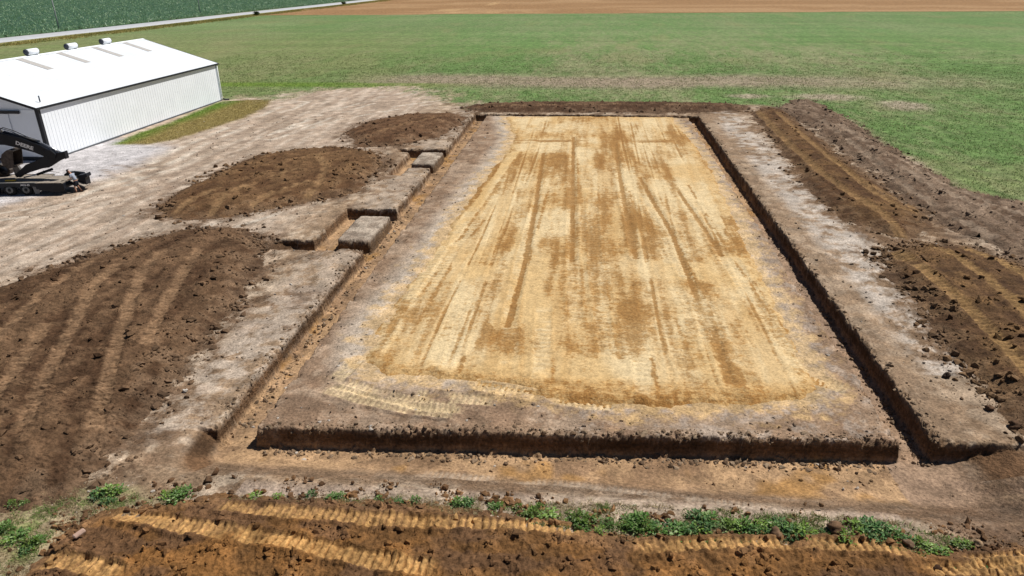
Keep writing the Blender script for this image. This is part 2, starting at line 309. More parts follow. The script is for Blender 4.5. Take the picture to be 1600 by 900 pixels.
def ground(T, S):
    z = ground_z(T, S); n1 = fbm(T * .35, S * .35, 11, 5, .6); n2 = fbm(T * 1.5, S * 1.5, 12, 5, .75); n3 = n2
    N = len(T); rough = np.full(N, .55)
    col = mixc(np.tile(C(152, 128, 104), (N, 1)), C(188, 168, 146), sm(.44, .58, n1 * .5 + n2 * .5))
    col = mixc(col, C(118, 95, 75), .8 * sm(.53, .62, fbm(T * .6, S * .6, 14, 6, .7)))
    sc1 = fbm(T * .35 + .6 * n1, S * 3.2, 16, 4, .6); sc2 = fbm(T * 3.2, S * .3 + .6 * n1, 17, 4, .6); scm = np.where(S < 23.5, sc1, np.where(np.abs(T) < 13, .5 * sc1 + .5 * sc2, sc2))
    yd = sm(-17.5, -24, T + 3 * (n1 - .5)) * sm(30, 37, S)
    col = col * (1 + .9 * (scm - .5) * sm(100, 60, S) * (1 - .8 * yd))[:, None]
    # yard: pale, driven along the site axis
    yard = sm(-17.5, -24, T + 3 * (n1 - .5)) * sm(30, 37, S) * sm(115, 101, S)
    st = .5 * fbm(T * 2.6 + .8 * np.sin(S * .06) + .8 * n1, S * .045 + .05 * T, 15, 4, .6) + .5 * fbm((T + .16 * S) * 2.1, (S - .16 * T) * .06, 152, 4, .6)
    col = mixc(col, C(190, 169, 150), yard * .85)
    col = mixc(col, C(158, 139, 121), yard * .42 * sm(.50, .58, st)); col = mixc(col, C(212, 197, 180), yard * .48 * sm(.50, .42, st)); col = mixc(col, C(150, 132, 114), yard * .6 * sm(.54, .64, fbm(T * .5, S * .22, 151, 5, .65)))
    gravel = sm(3.5, 0, polysd(T, S, PP((-200,330),(0,312),(140,275),(235,235),(170,222),(60,240),(-200,240))) + 2 * (n2 - .5))
    col = mixc(col, C(203, 200, 203), gravel * .85)
    z += yard * (-.05) * (st - .5)
    for k, ln in enumerate(YTRACK):      # wheel ruts curving over the yard
        d, arc, off = linedist(T, S, ln); q = np.abs(d - .95) + .25 * (n2 - .5); m = sm(.32, .1, q) * sm(.38, .55, fbm(T * .3, S * .3, 160 + k, 3)) * (d < 3)
        col = mixc(col, C(146, 126, 108) if k % 2 else C(216, 204, 188), m * .75); z -= .03 * m
    # worn band between the trench and the sand
    sdS = polysd(T, S, SAND) + .5 * (n2 - .5)
    inpad = (T > -11.9) & (T < 11.6) & (S < 84) & (S > near_s(T))
    lp = inpad & (T < 2)
    pg = np.where(lp, sm(2.3, .6, sdS + 1.2 * (n1 - .5)), sm(1.0, .2, sdS + .9 * (n2 - .5))) * inpad * sm(23.4, 25.5, S)
    col = mixc(col, C(148, 121, 99), inpad * .75 * (1 - .4 * n2))
    col = mixc(col, C(194, 180, 164), pg * .85)
    col = mixc(col, C(168, 152, 138), inpad * (T > 0) * .7 * sm(.52, .66, n2))
    # banks outside the trenches
    bank = sm(-17.6, -15.5, T) * (T < -13.4) * (S > 24)
    col = mixc(col, C(178, 160, 142), bank * .8 * sm(.40, .54, n2))
    col = mixc(col, C(138, 119, 104), bank * .45 * sm(.55, .7, n1))
    rb = (T > 12.6) * sm(17.5, 14.5, T) * (S > 22.5)
    col = mixc(col, C(152, 128, 104), rb * .6); col = mixc(col, C(196, 184, 172), sm(13.8, 15.0, T) * sm(18.4, 16.5, T) * (S > 27) * .9 * sm(.42, .60, n1 * .5 + n2 * .5))
    # pale strip and drier soil in the foreground
    fs = sm(1.1, .2, np.abs(S - (17.55 + .03 * T)) + .5 * (n2 - .5)) * (T > -11) * (T < 10)
    col = mixc(col, C(186, 166, 150), fs * .85)
    fr = sm(15, 11.5, np.abs(T + 1)) * sm(18.2, 19, S) * (S < near_s(T))
    col = mixc(col, C(150, 124, 100), fr * .6)
    br = sm(9.5, 13, T) * sm(21.5, 20.5, S) * sm(15.5, 17.3, S)
    col = mixc(col, C(118, 93, 74), br * .75 * sm(.35, .6, n2 + .2 * n1)); rough += .4 * br; z += br * .07 * (fbm(T * 3, S * 3, 18, 3) - .5)
    ll = sm(1.2, 0, np.abs(T + 14.8) - .6) * sm(19, 21, S) * sm(36, 28, S)
    col = mixc(col, C(192, 176, 160), ll * .55 * sm(.38, .6, n2))
    # dry grass corner
    dg = sm(.5, -.3, polysd(T, S, DRY) + .8 * (n2 - .5)); col = mixc(col, C(176, 160, 128), dg * .85)
    col = mixc(col, C(126, 136, 78), dg * .7 * sm(.5, .64, n2))
    sgr = sm(.4, -.2, polysd(T, S, STRIP) + .5 * (n2 - .5)); col = mixc(col, C(176, 158, 134), sgr * .5)
    # digging
    d = trench_depth(T, S)
    fl = sm(.6, .95, d)
    floor = mixc(np.tile(C(184, 150, 114), (N, 1)), C(146, 116, 88), sm(.40, .62, n2 * .5 + .5 * n1))
    floor = mixc(floor, C(166, 126, 78), sm(.60, .72, fbm(T * .6, S * .6, 19, 3)))
    floor = mixc(floor, C(154, 130, 112), (T > 11) * (S < 50) * .75)
    col = mixc(col, floor, fl * .9 * np.where(S < 21.5, sm(17.9, 19.3, S), 1))
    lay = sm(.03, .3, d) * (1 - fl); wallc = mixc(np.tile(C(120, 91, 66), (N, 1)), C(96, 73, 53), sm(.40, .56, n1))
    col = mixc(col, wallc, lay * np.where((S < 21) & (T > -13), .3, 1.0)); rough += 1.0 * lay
    # lips: crumbled, darker
    z = z * (1 - .7 * fl) - DEPTH * d + fl * .05 * (n2 - .5)
    # sand spilled and tracked over the near end of the pad
    lane_fx(T, S, z, col, rough, LANES['skirt'], .75, .24, .03, C(222, 198, 156), strength=1.0, brk0=.22)
    lane_fx(T, S, z, col, rough, LANES['yard'], .6, .2, .02, C(186, 170, 152), strength=.7, sink=.02)
    sp = inpad * sm(1.3, .0, sdS + 3.4 * (n2 - .5)); col = mixc(col, C(208, 174, 124), sp * .75)
    # crumbs and drag of soil round the heaps
    for i, poly in enumerate(HEAPS):
        a = np.array(poly); I = np.nonzero((T > a[:, 0].min() - 4) & (T < a[:, 0].max() + 4) & (S > a[:, 1].min() - 4) & (S < a[:, 1].max() + 4))[0]
        if len(I):
            sdh = polysd(T[I], S[I], poly) + 5.5 * (n2[I] - .5) + 2.0 * (n1[I] - .5); m = sm(1.6, -.6, sdh)
            col[I] = mixc(col[I], (C(112, 88, 68), C(112, 88, 68), C(112, 88, 68), C(100, 78, 60), C(128, 110, 94), C(116, 90, 66), C(112, 88, 66), C(142, 112, 80))[i], m * .8 * (.1 if i == 7 else 1)); rough[I] += .5 * m
    col = col * 1.13
    # plants: field, lawn, stubble
    lf = sm(-8, -16, T); sdG = polysd(T, S, GRASS) + (1.6 + 7 * lf) * (n1 - .5) + (1.2 + 9 * lf) * (n2 - .5)
    g = sm(.9 + 1.6 * lf, -.9 - 2 * lf, sdG) * (S > 35)
    I = np.nonzero(g > 0)[0]; gc = np.zeros((N, 3)); gc[I] = field_col(T[I], S[I], sdG[I], n1[I])
    col = mixc(col, gc, g); rough = rough * (1 - g) + .9 * g
    z += g * .07 * (fbm(T * 1.2, S * 1.2, 29, 3) - .5) * sm(140, 90, S)
    lw = sm(.5, -.5, polysd(T, S, LAWN) + 1.0 * (n2 - .5)); bd = T - pts(347, 157)[0]
    lc = mixc(np.tile(C(112, 138, 56), (N, 1)), C(158, 142, 90), sm(1.2, 4.2, bd + 1.5 * (n1 - .5)))
    col = mixc(col, lc, lw * (1 - g)); rough += .3 * lw
    return z, col, rough, g, lw

# ------------------------------------------------------------------ one shared lattice of sample lines in the site frame
def axis_t():
    a = [0.0]; 
    while a[-1] < 2600:
        t = a[-1]; st = .062 if t < 14 else (.10 * t / 14 if t < 48 else .03 * t - 1.09)
        a.append(t + st)
    a = np.array(a); a = np.concatenate([-a[:0:-1], a])
    ex = [np.arange(c - .14, c + .141, .03) for c in (-13.45, -11.9, 11.55, 12.7, -17.1, -15.65, -16.7)]
    a = np.unique(np.round(np.concatenate([a] + ex), 3)); return a[np.r_[True, np.diff(a) > .012]]
def axis_s():
    a = [9.0]
    while a[-1] < 6000:
        s = a[-1]; ds = (s * s + H * H) / H * 1.95 / F
        if s < 96: ds = min(ds, .26)
        elif s < 120: ds = min(ds, .8)
        a.append(s + ds)
    ex = [np.arange(c - .14, c + .141, .04) for c in (39.5, 40.9, 46, 47.6, 59.3, 60.6, 65.4, 66.5, 83.9, 85.2)] + [np.arange(20.6, 22.5, .028), np.arange(286, 322, 2.)]
    a = np.unique(np.round(np.concatenate([np.array(a)] + ex), 3)); return a[np.r_[True, np.diff(a) > .012]]
AT, AS = axis_t(), axis_s()
def sheet(tlo, thi, slo, shi):
    at = AT[(AT >= tlo) & (AT <= thi)]; as_ = AS[(AS >= slo) & (AS <= shi)]
    T, S = np.meshgrid(at, as_); return T.ravel(), S.ravel(), len(at), len(as_)
def quads(nt, ns):
    i = np.arange(nt - 1); j = np.arange(ns - 1); I, J = np.meshgrid(i, j); a = (J * nt + I).ravel()
    return np.c_[a, a + 1, a + nt + 1, a + nt]
def to_w(T, S, Z): return np.c_[T * CA + S * SA, -T * SA + S * CA, Z]
def subset(V, Q, keep, *attrs):
    Q = Q[keep[Q].all(1)]; used = np.unique(Q); mp = np.full(len(V), -1); mp[used] = np.arange(len(used))
    return V[used], mp[Q], [a[used] for a in attrs]

def build_ground():
    """one sheet: full lattice near the camera, every second column from the 47 m row on, left open where heaps and sand lie on it"""
    j0 = int(np.searchsorted(AS, 47.0)); nt = len(AT) - (1 - len(AT) % 2); at = AT[:nt]; nc = (nt + 1) // 2
    Ta, Sa = np.meshgrid(at, AS[:j0 + 1]); Tb, Sb = np.meshgrid(at[::2], AS[j0 + 1:]); na = Ta.size
    T = np.concatenate([Ta.ravel(), Tb.ravel()]); S = np.concatenate([Sa.ravel(), Sb.ravel()])
    def tri(q): return np.concatenate([q[:, [0, 1, 2]], q[:, [0, 2, 3]]])
    c = np.arange(nc - 1); f = j0 * nt + 2 * c; g = na + c
    st = np.concatenate([np.c_[f, f + 1, g], np.c_[f + 1, g + 1, g], np.c_[f + 1, f + 2, g + 1]])
    Q = np.concatenate([tri(quads(nt, j0 + 1)), st, tri(quads(nc, len(AS) - j0 - 1) + na)])
    keep = np.ones(len(T), bool)
    for poly, mar in [(p_, 1.3) for p_ in HEAPS] + [(SAND, 1.0)]:
        a = np.array(poly); I = np.nonzero((T > a[:, 0].min()) & (T < a[:, 0].max()) & (S > a[:, 1].min()) & (S < a[:, 1].max()))[0]
        keep[I[polysd(T[I], S[I], poly) < -mar]] = False
    Q = Q[keep[Q].any(1)]; used = np.unique(Q); mp = np.zeros(len(T), np.int64); mp[used] = np.arange(len(used)); T, S, Q = T[used], S[used], mp[Q]
    z, col, rough, g, lw = ground(T, S)
    link('ground', mesh_np('ground', to_w(T, S, z), Q, True, col, rough), None, [M_SOIL])['kind'] = 'structure'
build_ground()

# sand pad: a spread layer of fill with its own edge
def build_sand():
    a = np.array(SAND); at = np.arange(a[:, 0].min() - 1, a[:, 0].max() + 1, .09); as_ = AS[(AS >= a[:, 1].min() - 1) & (AS <= a[:, 1].max() + 1)]
    as_ = np.concatenate([np.arange(as_[0], 50, .075), as_[as_ >= 50]]); T, S = np.meshgrid(at, as_); T, S = T.ravel(), S.ravel(); nt_, ns_ = len(at), len(as_)
    n2 = fbm(T * 1.7, S * 1.7, 201, 4); n3 = fbm(T * 5, S * 5, 202, 3)
    sdv = polysd(T, S, SAND) + .5 * (fbm(T * .9, S * .9, 209, 3) - .5) + .6 * (n2 - .5)
    z = ground_z(T, S) + .10 * sm(.12, -.45, sdv) - .035 + .03 * (fbm(T * .8, S * .3, 203, 3) - .5)
    N = len(T)
    a1 = fbm(T * .9 + .25 * np.sin(S * .2), S * .13, 204, 5, .6); a2 = fbm(T * .35, S * .22, 205, 4); a3 = fbm(T * 2.9, S * .16, 206, 4)
    q = .42 * a1 + .33 * a2 + .25 * a3; wear = np.clip(.48 + 1.7 * (q - .50), 0, 1)
    col = np.tile(C(238, 212, 166), (N, 1)); col = mixc(col, C(228, 194, 140), sm(.38, .62, a2)); col = mixc(col, C(214, 174, 116), .5 * sm(.45, .65, fbm(T * 1.6 + .3 * n2, S * .07, 208, 4, .6)))
    rough = .45 + .4 * sm(.5, .65, q)
    rl = np.random.default_rng(44)
    for k in range(13):      # long thin wheel and blade lines, near to far
        tk = rl.uniform(-8.8, 9.6); sl_ = rl.normal(0, .012); wd = rl.uniform(.04, .10); am = rl.uniform(.5, 1)
        d = np.abs(T - (tk + sl_ * (S - 50) + .35 * (vn(S * .07, np.full(N, k * 3.3), 71) - .5))) + .05 * (n3 - .5)
        I = np.nonzero(d < .4)[0]; brk = sm(.42, .56, fbm(np.full(len(I), k * 5.7), S[I] * .09, 270 + k, 3)) * am
        dl = sm(wd + .05, wd - .03, d[I]) * brk; pl = sm(.30, .16, d[I]) * brk - dl
        wear[I] = np.clip(wear[I] + .26 * dl - .2 * pl, 0, 1); z[I] += .012 * pl - .022 * dl
    pale = sm(78, 83, S) * (np.abs(T) > 3.5) + sm(2.0, .5, np.abs(S - 37.5)) * sm(2.6, 1.6, np.abs(T - 5.2)) + sm(2.2, .5, np.abs(S - 25.9)) * sm(5, 3, np.abs(T + .5)) * .7 \
         + sm(2.0, 1, np.abs(T - 8.7)) * sm(46, 50, S) * sm(66, 60, S) * .8 + sm(1.4, .6, np.abs(S - 36.2)) * sm(1.8, .8, np.abs(T + 6.2)) * .8 + sm(1.6, .8, np.abs(T + 3.2)) * sm(29, 31, S) * sm(43, 37, S) * .7 + sm(1.2, .5, np.abs(T - 8.8)) * sm(34, 36, S) * sm(41, 39, S)
    wear = wear * (1 - .85 * np.clip(pale, 0, 1))
    edge = sm(-1.5, -.3, sdv + .7 * (n2 - .5)); col = mixc(col, C(224, 186, 128), edge * .6); wear = np.maximum(wear, edge * .44)
    fe = sm(26.0, 24.8, S + .8 * (n2 - .5)); col = mixc(col, C(214, 172, 112), fe * .6); wear = np.maximum(wear, fe * .47); rough += .8 * edge * fe
    z += sm(1.0, .3, np.abs(sdv + .7)) * (S < 27) * (.05 + .16 * (n2 - .5))
    c0 = col.copy(); rib = np.zeros(N); lane_fx(T, S, z, col, rough, LANES['sand'], .75, .40, .045, C(240, 216, 172), strength=.85, sink=.012, brk0=.34)
    # thin darker ruts and fine cross ribs of passing tracks
    for ln in (PP((849,240),(836,330),(819,417),(794,511)), PP((896,215),(895,300),(894,408)), PP((960,225),(976,320),(994,405)), PP((1000,280),(1052,370),(1090,470)), PP((1115,520),(1140,600)), PP((1060,300),(1128,400))):
        d, arc, off = linedist(T, S, ln); d = d + .12 * (n3 - .5) + .1 * (n2 - .5); m = sm(.24, .10, d); wear = np.maximum(wear, m * (.62 + .3 * n2)); z -= .035 * m; z += .02 * sm(.2, .05, np.abs(d - .38))
    d, arc, off = linedist(T, S, PP((805,239),(742,326),(683,406),(640,465))); m = sm(.5, .2, d + .3 * (n2 - .5)); wear = wear * (1 - .8 * m); z += .02 * m
    for k, ln in enumerate(LANES['sand']):
        l2 = [(t + .48, s) for t, s in ln]; d, arc, off = linedist(T, S, l2); m = sm(.24, .02, d + .25 * (n3 - .5)) * sm(.42, .56, fbm(T, S * .2, 220 + k))
        wear = np.maximum(wear, m * (.45 + .4 * n2)); z -= .03 * m
    rb = sm(.5, .62, fbm(T * .8, S * .12, 240, 3)); cr_ = np.abs((S / .38 + .5 * n2) % 1 - .5) * 2
    z += rb * .022 * (cr_ - .5) * sm(60, 40, S); col = col * (1 - .10 * rb * sm(.7, 1, cr_) * sm(60, 40, S))[:, None]
    d, arc, off = linedist(T, S, PP((800, 222), (1090, 222))); m = sm(1.0, .5, d); wear = np.maximum(wear, m * .75 * sm(.4, .6, fbm(T * .3, S * 2, 242)))
    V, Q, (c, r, wr) = subset(to_w(T, S, z), quads(nt_, ns_), sdv < .3, col, rough, wear)
    me = mesh_np('sand_pad', V, Q, True, c, r); at = me.attributes.new('wear', 'FLOAT', 'POINT'); at.data.foreach_set('value', np.ascontiguousarray(wr, np.float32))
    link('sand_pad', me, None, [M_SAND])['kind'] = 'structure'
build_sand()

# ------------------------------------------------------------------ heaps and spreads of dug soil
rng = np.random.default_rng(5)
def clod_variants(n=10):
    out = []
    phi = (1 + 5 ** .5) / 2
    v = []
    for a in (-1, 1):
        for b in (-phi, phi): v += [(0, a, b), (a, b, 0), (b, 0, a)]
    v = np.array(v, float); v /= np.linalg.norm(v[0])
    bm = bmesh.new(); vs = [bm.verts.new(q) for q in v]; bmesh.ops.convex_hull(bm, input=vs); bm.verts.index_update()
    fa = np.array([[q.index for q in f.verts] for f in bm.faces]); bv = np.array([q.co[:] for q in bm.verts]); bm.free()
    for i in range(n):
        k = bv * (1 + rng.uniform(-.42, .42, (len(bv), 1))) * rng.uniform(.6, 1.4, 3); k[:, 2] *= .75; out.append(k)
    return out, fa
CV, CF = clod_variants()
OV_ = [np.array([(1,0,0),(-1,0,0),(0,1,0),(0,-1,0),(0,0,1),(0,0,-1)], float) * rng.uniform(.6, 1.4, 3) * rng.uniform(.65, 1.3, (6, 1)) * [1, 1, .8] + rng.uniform(-.25, .25, (6, 3)) for _ in range(12)]
OF_ = np.array([(0,2,4),(2,1,4),(1,3,4),(3,0,4),(2,0,5),(1,2,5),(3,1,5),(0,3,5)])
def scatter_mesh(name, P, size, cols, bury=.25):
    """P (n,3) points, one lump of soil at each"""
    AV, AQ, AC, off = [], [], [], 0
    for sel, VV, FF in ((size >= .045, CV, CF), (size < .045, OV_, OF_)):
        p, z_, n = P[sel], size[sel], int(sel.sum())
        if not n: continue
        rz = rng.uniform(0, 2 * math.pi, n); B = np.array(VV)[rng.integers(0, len(VV), n)]; c, s = np.cos(rz), np.sin(rz)
        X = B[:, :, 0] * c[:, None] - B[:, :, 1] * s[:, None]; Y = B[:, :, 0] * s[:, None] + B[:, :, 1] * c[:, None]
        V = np.stack([X, Y, B[:, :, 2]], 2) * z_[:, None, None] + p[:, None, :]; V[:, :, 2] += (z_ * (.4 - bury))[:, None]; nv = B.shape[1]
        AV.append(V.reshape(-1, 3)); AQ.append((FF[None] + (np.arange(n) * nv)[:, None, None]).reshape(-1, 3) + off); AC.append(np.repeat(cols[sel], nv, 0)); off += n * nv
    V = np.concatenate(AV); return mesh_np(name, V, np.concatenate(AQ), False, np.concatenate(AC), np.full(len(V), .5))

def mound(label, poly, h, c0, c1, lanes=(), lane_pale=None, lane_w=.6, period=.21, groove=.035, streak=None, nclod=800, clod_max=.16, edge=.5, lumps=.10, slope=1.2,
          name='dirt_mound', group='heaps of dug soil', clodc=None, roughk=1.0, extra=None, cat='dirt pile', refine=1, sink=.03, brk0=.30, refine_s=1, fade=C(140, 116, 94)):
    a = np.array(poly); T, S, nt_, ns_ = sheet(a[:, 0].min() - 1.2, a[:, 0].max() + 1.2, max(9, a[:, 1].min() - 1.2), a[:, 1].max() + 1.2)
    if refine > 1 or refine_s > 1:
        at = np.unique(T); at = np.interp(np.arange((len(at) - 1) * refine + 1) / refine, np.arange(len(at)), at); as_ = np.unique(S); as_ = np.interp(np.arange((len(as_) - 1) * refine_s + 1) / refine_s, np.arange(len(as_)), as_); T, S = np.meshgrid(at, as_); T, S = T.ravel(), S.ravel(); nt_, ns_ = len(at), len(as_)
    sd0 = int(abs(a.sum()) * 13) % 900
    n1 = fbm(T * .5, S * .5, sd0 + 1, 3); n2 = fbm(T * 1.8, S * 1.8, sd0 + 2, 4); n3 = fbm(T * 6, S * 6, sd0 + 3, 3)
    sdv = polysd(T, S, poly) + edge * 1.6 * (n1 - .5) + edge * 1.1 * (n2 - .5) + .18 * (n3 - .5)
    gz = ground_z(T, S)
    prof = 1 - np.exp(-np.maximum(-sdv, 0) / slope); prof = prof * sm(-.1, .9, -sdv)
    ridge_ = 1 - np.abs(2 * fbm(T * 1.3, S * 1.3, sd0 + 5, 3) - 1)
    z = gz + h * prof * (.75 + .5 * n1) + np.where(sdv < 0, .02 + .03 * sm(0, -.5, sdv), .02 - .5 * sdv) + lumps * sm(0, -.4, sdv) * (1.1 * (n2 - .5) + .8 * (n3 - .5) + .5 * (ridge_ - .6) + .5 * (fbm(T * 13, S * 13, sd0 + 6, 2) - .5))
    N = len(T); col = mixc(np.tile(np.asarray(c0), (N, 1)), c1, sm(.42, .66, .55 * n2 + .45 * n1)); rough = np.full(N, 1.0 * roughk)
    if streak:
        line, k = streak; d, arc, off = linedist(T, S, line); q = fbm(off * 1.6, arc * .12, sd0 + 8, 3); z += .12 * (q - .5) * sm(0, -.6, sdv); col = mixc(col, c1, k * sm(.5, .62, q))
    ef = sm(-1.5, .1, sdv + 3.2 * (n2 - .5)); col = mixc(col, fade, ef * .38)
    if extra: extra(T, S, z, col, rough, sdv, n1, n2)
    if lanes: lane_fx(T, S, z, col, rough, lanes, lane_w, period, groove, lane_pale, seed=sd0, strength=1.0, sink=sink, brk0=brk0)
    Vw = to_w(T, S, z); V, Q, (c, r) = subset(Vw, quads(nt_, ns_), sdv < .22, col, rough)
    ctr = Vector((V[:, 0].mean(), V[:, 1].mean(), 0)); V = V - np.array(ctr)
    root = empty(name, ctr); tag(root, label, cat, group)
    link('spread_soil', mesh_np('spread_soil', V, Q, True, c, r), root, [M_MOUND])
    # loose lumps, most of them near the edges where they rolled
    ok = np.nonzero((sdv < 1.15) & (sdv > -9))[0]
    dt = np.interp(T[ok], AT[:-1], np.diff(AT)); ds = np.interp(S[ok], AS[:-1], np.diff(AS))
    wgt = dt * ds * (np.exp(-np.abs(sdv[ok]) / .7) * 2.2 + .55) * (.06 + sm(.48, .62, n2[ok])); wgt /= wgt.sum()
    for ln in lanes: wgt = wgt * (.08 + .92 * sm(.3, .5, linedist(T[ok], S[ok], ln)[0]))
    wgt /= wgt.sum(); I = ok[rng.choice(len(ok), nclod, p=wgt)]
    size = np.clip(.017 * (1 - rng.random(nclod)) ** -.6 * (.8 + .6 * sm(.45, .6, n1[I])), .017, clod_max)
    P = np.c_[T[I] * CA + S[I] * SA, -T[I] * SA + S[I] * CA, np.maximum(z[I], gz[I])] - np.array(ctr)
    P[:, :2] += rng.uniform(-.1, .1, (nclod, 2))
    cc = col[I] * rng.uniform(.72, 1.15, (nclod, 1)) if clodc is None else mixc(col[I], clodc, rng.random(nclod)) * rng.uniform(.7, 1.2, (nclod, 1))
    o = link('soil_lumps', scatter_mesh('soil_lumps', P, size, cc), root, [M_CLOD]); o['kind'] = 'stuff'
    return root

mound('big brown soil heap with curved crawler prints at the left edge', HEAPS[0],
      .55, C(88, 65, 47), C(124, 97, 73), LANES['left'], C(162, 130, 100), .62, .32, .08, (PP((20,790),(80,650),(160,520),(260,420),(350,360)), .5), 8000, .17, .8, .22, brk0=.14, refine_s=2)
mound('oval brown soil heap between the white barn and the soil blocks', HEAPS[1],
      .5, C(100, 73, 50), C(136, 105, 74), LANES['mid'], C(160, 128, 92), .6, .24, .06, (PP((250,345),(350,300),(450,265),(560,240)), .4), 3600, .2, .8, .22)
mound('small brown soil heap farthest from the camera on the left', HEAPS[2],
      .5, C(98, 71, 50), C(130, 100, 74), [PP((560,222),(640,200),(700,186))], C(150, 118, 86), .6, .24, .05, (PP((550,225),(640,200),(720,183)), .4), 1600, .2, .8, .22)
mound('long dark soil ridge behind the far end of the sand pad', HEAPS[3],
      .38, C(88, 64, 46), C(118, 92, 70), [PP((740,171),(900,168),(1150,169))], C(150, 122, 92), .7, .3, .04, None, 1200, .2, .5, .2)
mound('grey lumpy topsoil berm along the field edge on the right', HEAPS[4],
      .42, C(110, 89, 72), C(152, 130, 110), [PP((1310,200),(1370,240),(1440,290),(1500,320),(1580,350)), PP((1280,190),(1340,235),(1420,300),(1480,340),(1560,380)), PP((1400,250),(1470,290),(1540,325),(1640,360))], C(164, 144, 124), .6, .25, .05, (PP((1240,170),(1340,225),(1450,300),(1600,370)), .5), 5000, .16, 1.4, .34, 1.6, name='topsoil_berm')
mound('dark brown soil strip with two parallel crawler prints beside the right trench', HEAPS[5],
      .42, C(94, 68, 46), C(124, 94, 62), LANES['rfar'], C(160, 127, 86), .66, .40, .06, (PP((1190,175),(1300,270),(1420,360)), .3), 1800, .18, .8, .13, brk0=.1, refine_s=2)
mound('dark brown soil heap with yellowish crawler prints at the right edge', HEAPS[6],
      .5, C(92, 68, 48), C(128, 98, 66), LANES['rnear'], C(174, 139, 92), .66, .33, .07, (PP((1400,390),(1500,470),(1620,600)), .3), 5000, .19, .8, .17, brk0=.1, refine_s=2)
mound('orange brown clay spread with ribbed crawler prints along the bottom edge', HEAPS[7],
      .22, C(122, 88, 54), C(158, 112, 65), LANES['front'], C(212, 166, 106), .62, .235, .05, None, 9000, .11, .35, .20, .8, name='clay_spread', refine=2, sink=.04, brk0=.16,
      extra=lambda T, S, z, col, rough, sdv, n1, n2: col.__setitem__(slice(None), mixc(col, C(112, 84, 62), .7 * sm(.47, .60, fbm(T * .7, S * 1.2, 401, 3)))))

# ------------------------------------------------------------------ the two soil blocks left standing between the cuts
def soil_block(label, t0, t1, s0, s1, seed):
    T, S, nt_, ns_ = sheet(t0 - .3, t1 + .3, s0 - .3, s1 + .3)
    n2 = fbm(T * 1.7, S * 1.7, seed, 4); n3 = fbm(T * 6, S * 6, seed + 1, 3)
    sdv = rrect(T, S, t0, t1, s0, s1); sdv = np.where(sdv > -.3, np.maximum(sdv, np.hypot(np.maximum(np.maximum(t0 - T, T - t1) + .25, 0), np.maximum(np.maximum(s0 - S, S - s1) + .25, 0)) - .25), sdv)
    sdv = sdv + .14 * (n2 - .5) + .14 * (n3 - .5)
    ins = np.clip(.5 - sdv / .10, 0, 1); top = ground_z(T, S) + .05 * (n2 - .5) + .05 * (n3 - .5) - .04 * sm(-.25, 0, sdv)
    z = -DEPTH - .12 + (DEPTH + .12 + top) * ins
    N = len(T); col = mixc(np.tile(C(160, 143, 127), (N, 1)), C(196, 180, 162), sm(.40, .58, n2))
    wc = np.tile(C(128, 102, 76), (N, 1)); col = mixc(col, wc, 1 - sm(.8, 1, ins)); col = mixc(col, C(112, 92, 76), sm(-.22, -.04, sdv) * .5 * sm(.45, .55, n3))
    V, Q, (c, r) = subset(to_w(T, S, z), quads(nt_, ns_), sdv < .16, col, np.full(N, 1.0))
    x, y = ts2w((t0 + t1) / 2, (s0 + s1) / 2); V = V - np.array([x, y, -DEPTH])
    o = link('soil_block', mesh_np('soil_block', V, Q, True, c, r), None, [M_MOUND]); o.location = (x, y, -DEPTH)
    tag(o, label, 'soil block', 'soil blocks left standing in the trench cuts')
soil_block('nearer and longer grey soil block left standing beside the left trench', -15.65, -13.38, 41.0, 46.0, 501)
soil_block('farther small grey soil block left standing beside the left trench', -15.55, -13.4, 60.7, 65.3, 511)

# ------------------------------------------------------------------ mesh helpers for built things
def prim(name, verts, faces, m, parent, smooth=False, bevel=0):
    bm = bmesh.new(); vs = [bm.verts.new(v) for v in verts]
    for f in faces: bm.faces.new([vs[i] for i in f])
    bmesh.ops.recalc_face_normals(bm, faces=bm.faces)
    if bevel: bmesh.ops.bevel(bm, geom=bm.edges[:], offset=bevel, segments=1, affect='EDGES')
    me = bpy.data.meshes.new(name); bm.to_mesh(me); bm.free()
    for p in me.polygons: p.use_smooth = smooth
    return link(name, me, parent, [m])
def box_vf(x0, x1, y0, y1, z0, z1):
    return [(x0,y0,z0),(x1,y0,z0),(x1,y1,z0),(x0,y1,z0),(x0,y0,z1),(x1,y0,z1),(x1,y1,z1),(x0,y1,z1)], [(0,3,2,1),(4,5,6,7),(0,1,5,4),(1,2,6,5),(2,3,7,6),(3,0,4,7)]
def box(name, m, parent, *b, bevel=0): return prim(name, *box_vf(*b), m, parent, bevel=bevel)
def boxes(name, m, parent, L, bevel=0):
    V, Fc = [], []
    for b in L:
        v, f = box_vf(*b); Fc += [tuple(i + len(V) for i in q) for q in f]; V += v
    return prim(name, V, Fc, m, parent, bevel=bevel)
def prism(name, m, parent, outline, y0, y1, bevel=0):
    """outline in (x, z), extruded from y0 to y1"""
    n = len(outline); V = [(x, y0, z) for x, z in outline] + [(x, y1, z) for x, z in outline]
    Fc = [tuple(range(n)), tuple(range(2 * n - 1, n - 1, -1))] + [(i, (i + 1) % n, n + (i + 1) % n, n + i) for i in range(n)]
    return prim(name, V, Fc, m, parent, bevel=bevel)
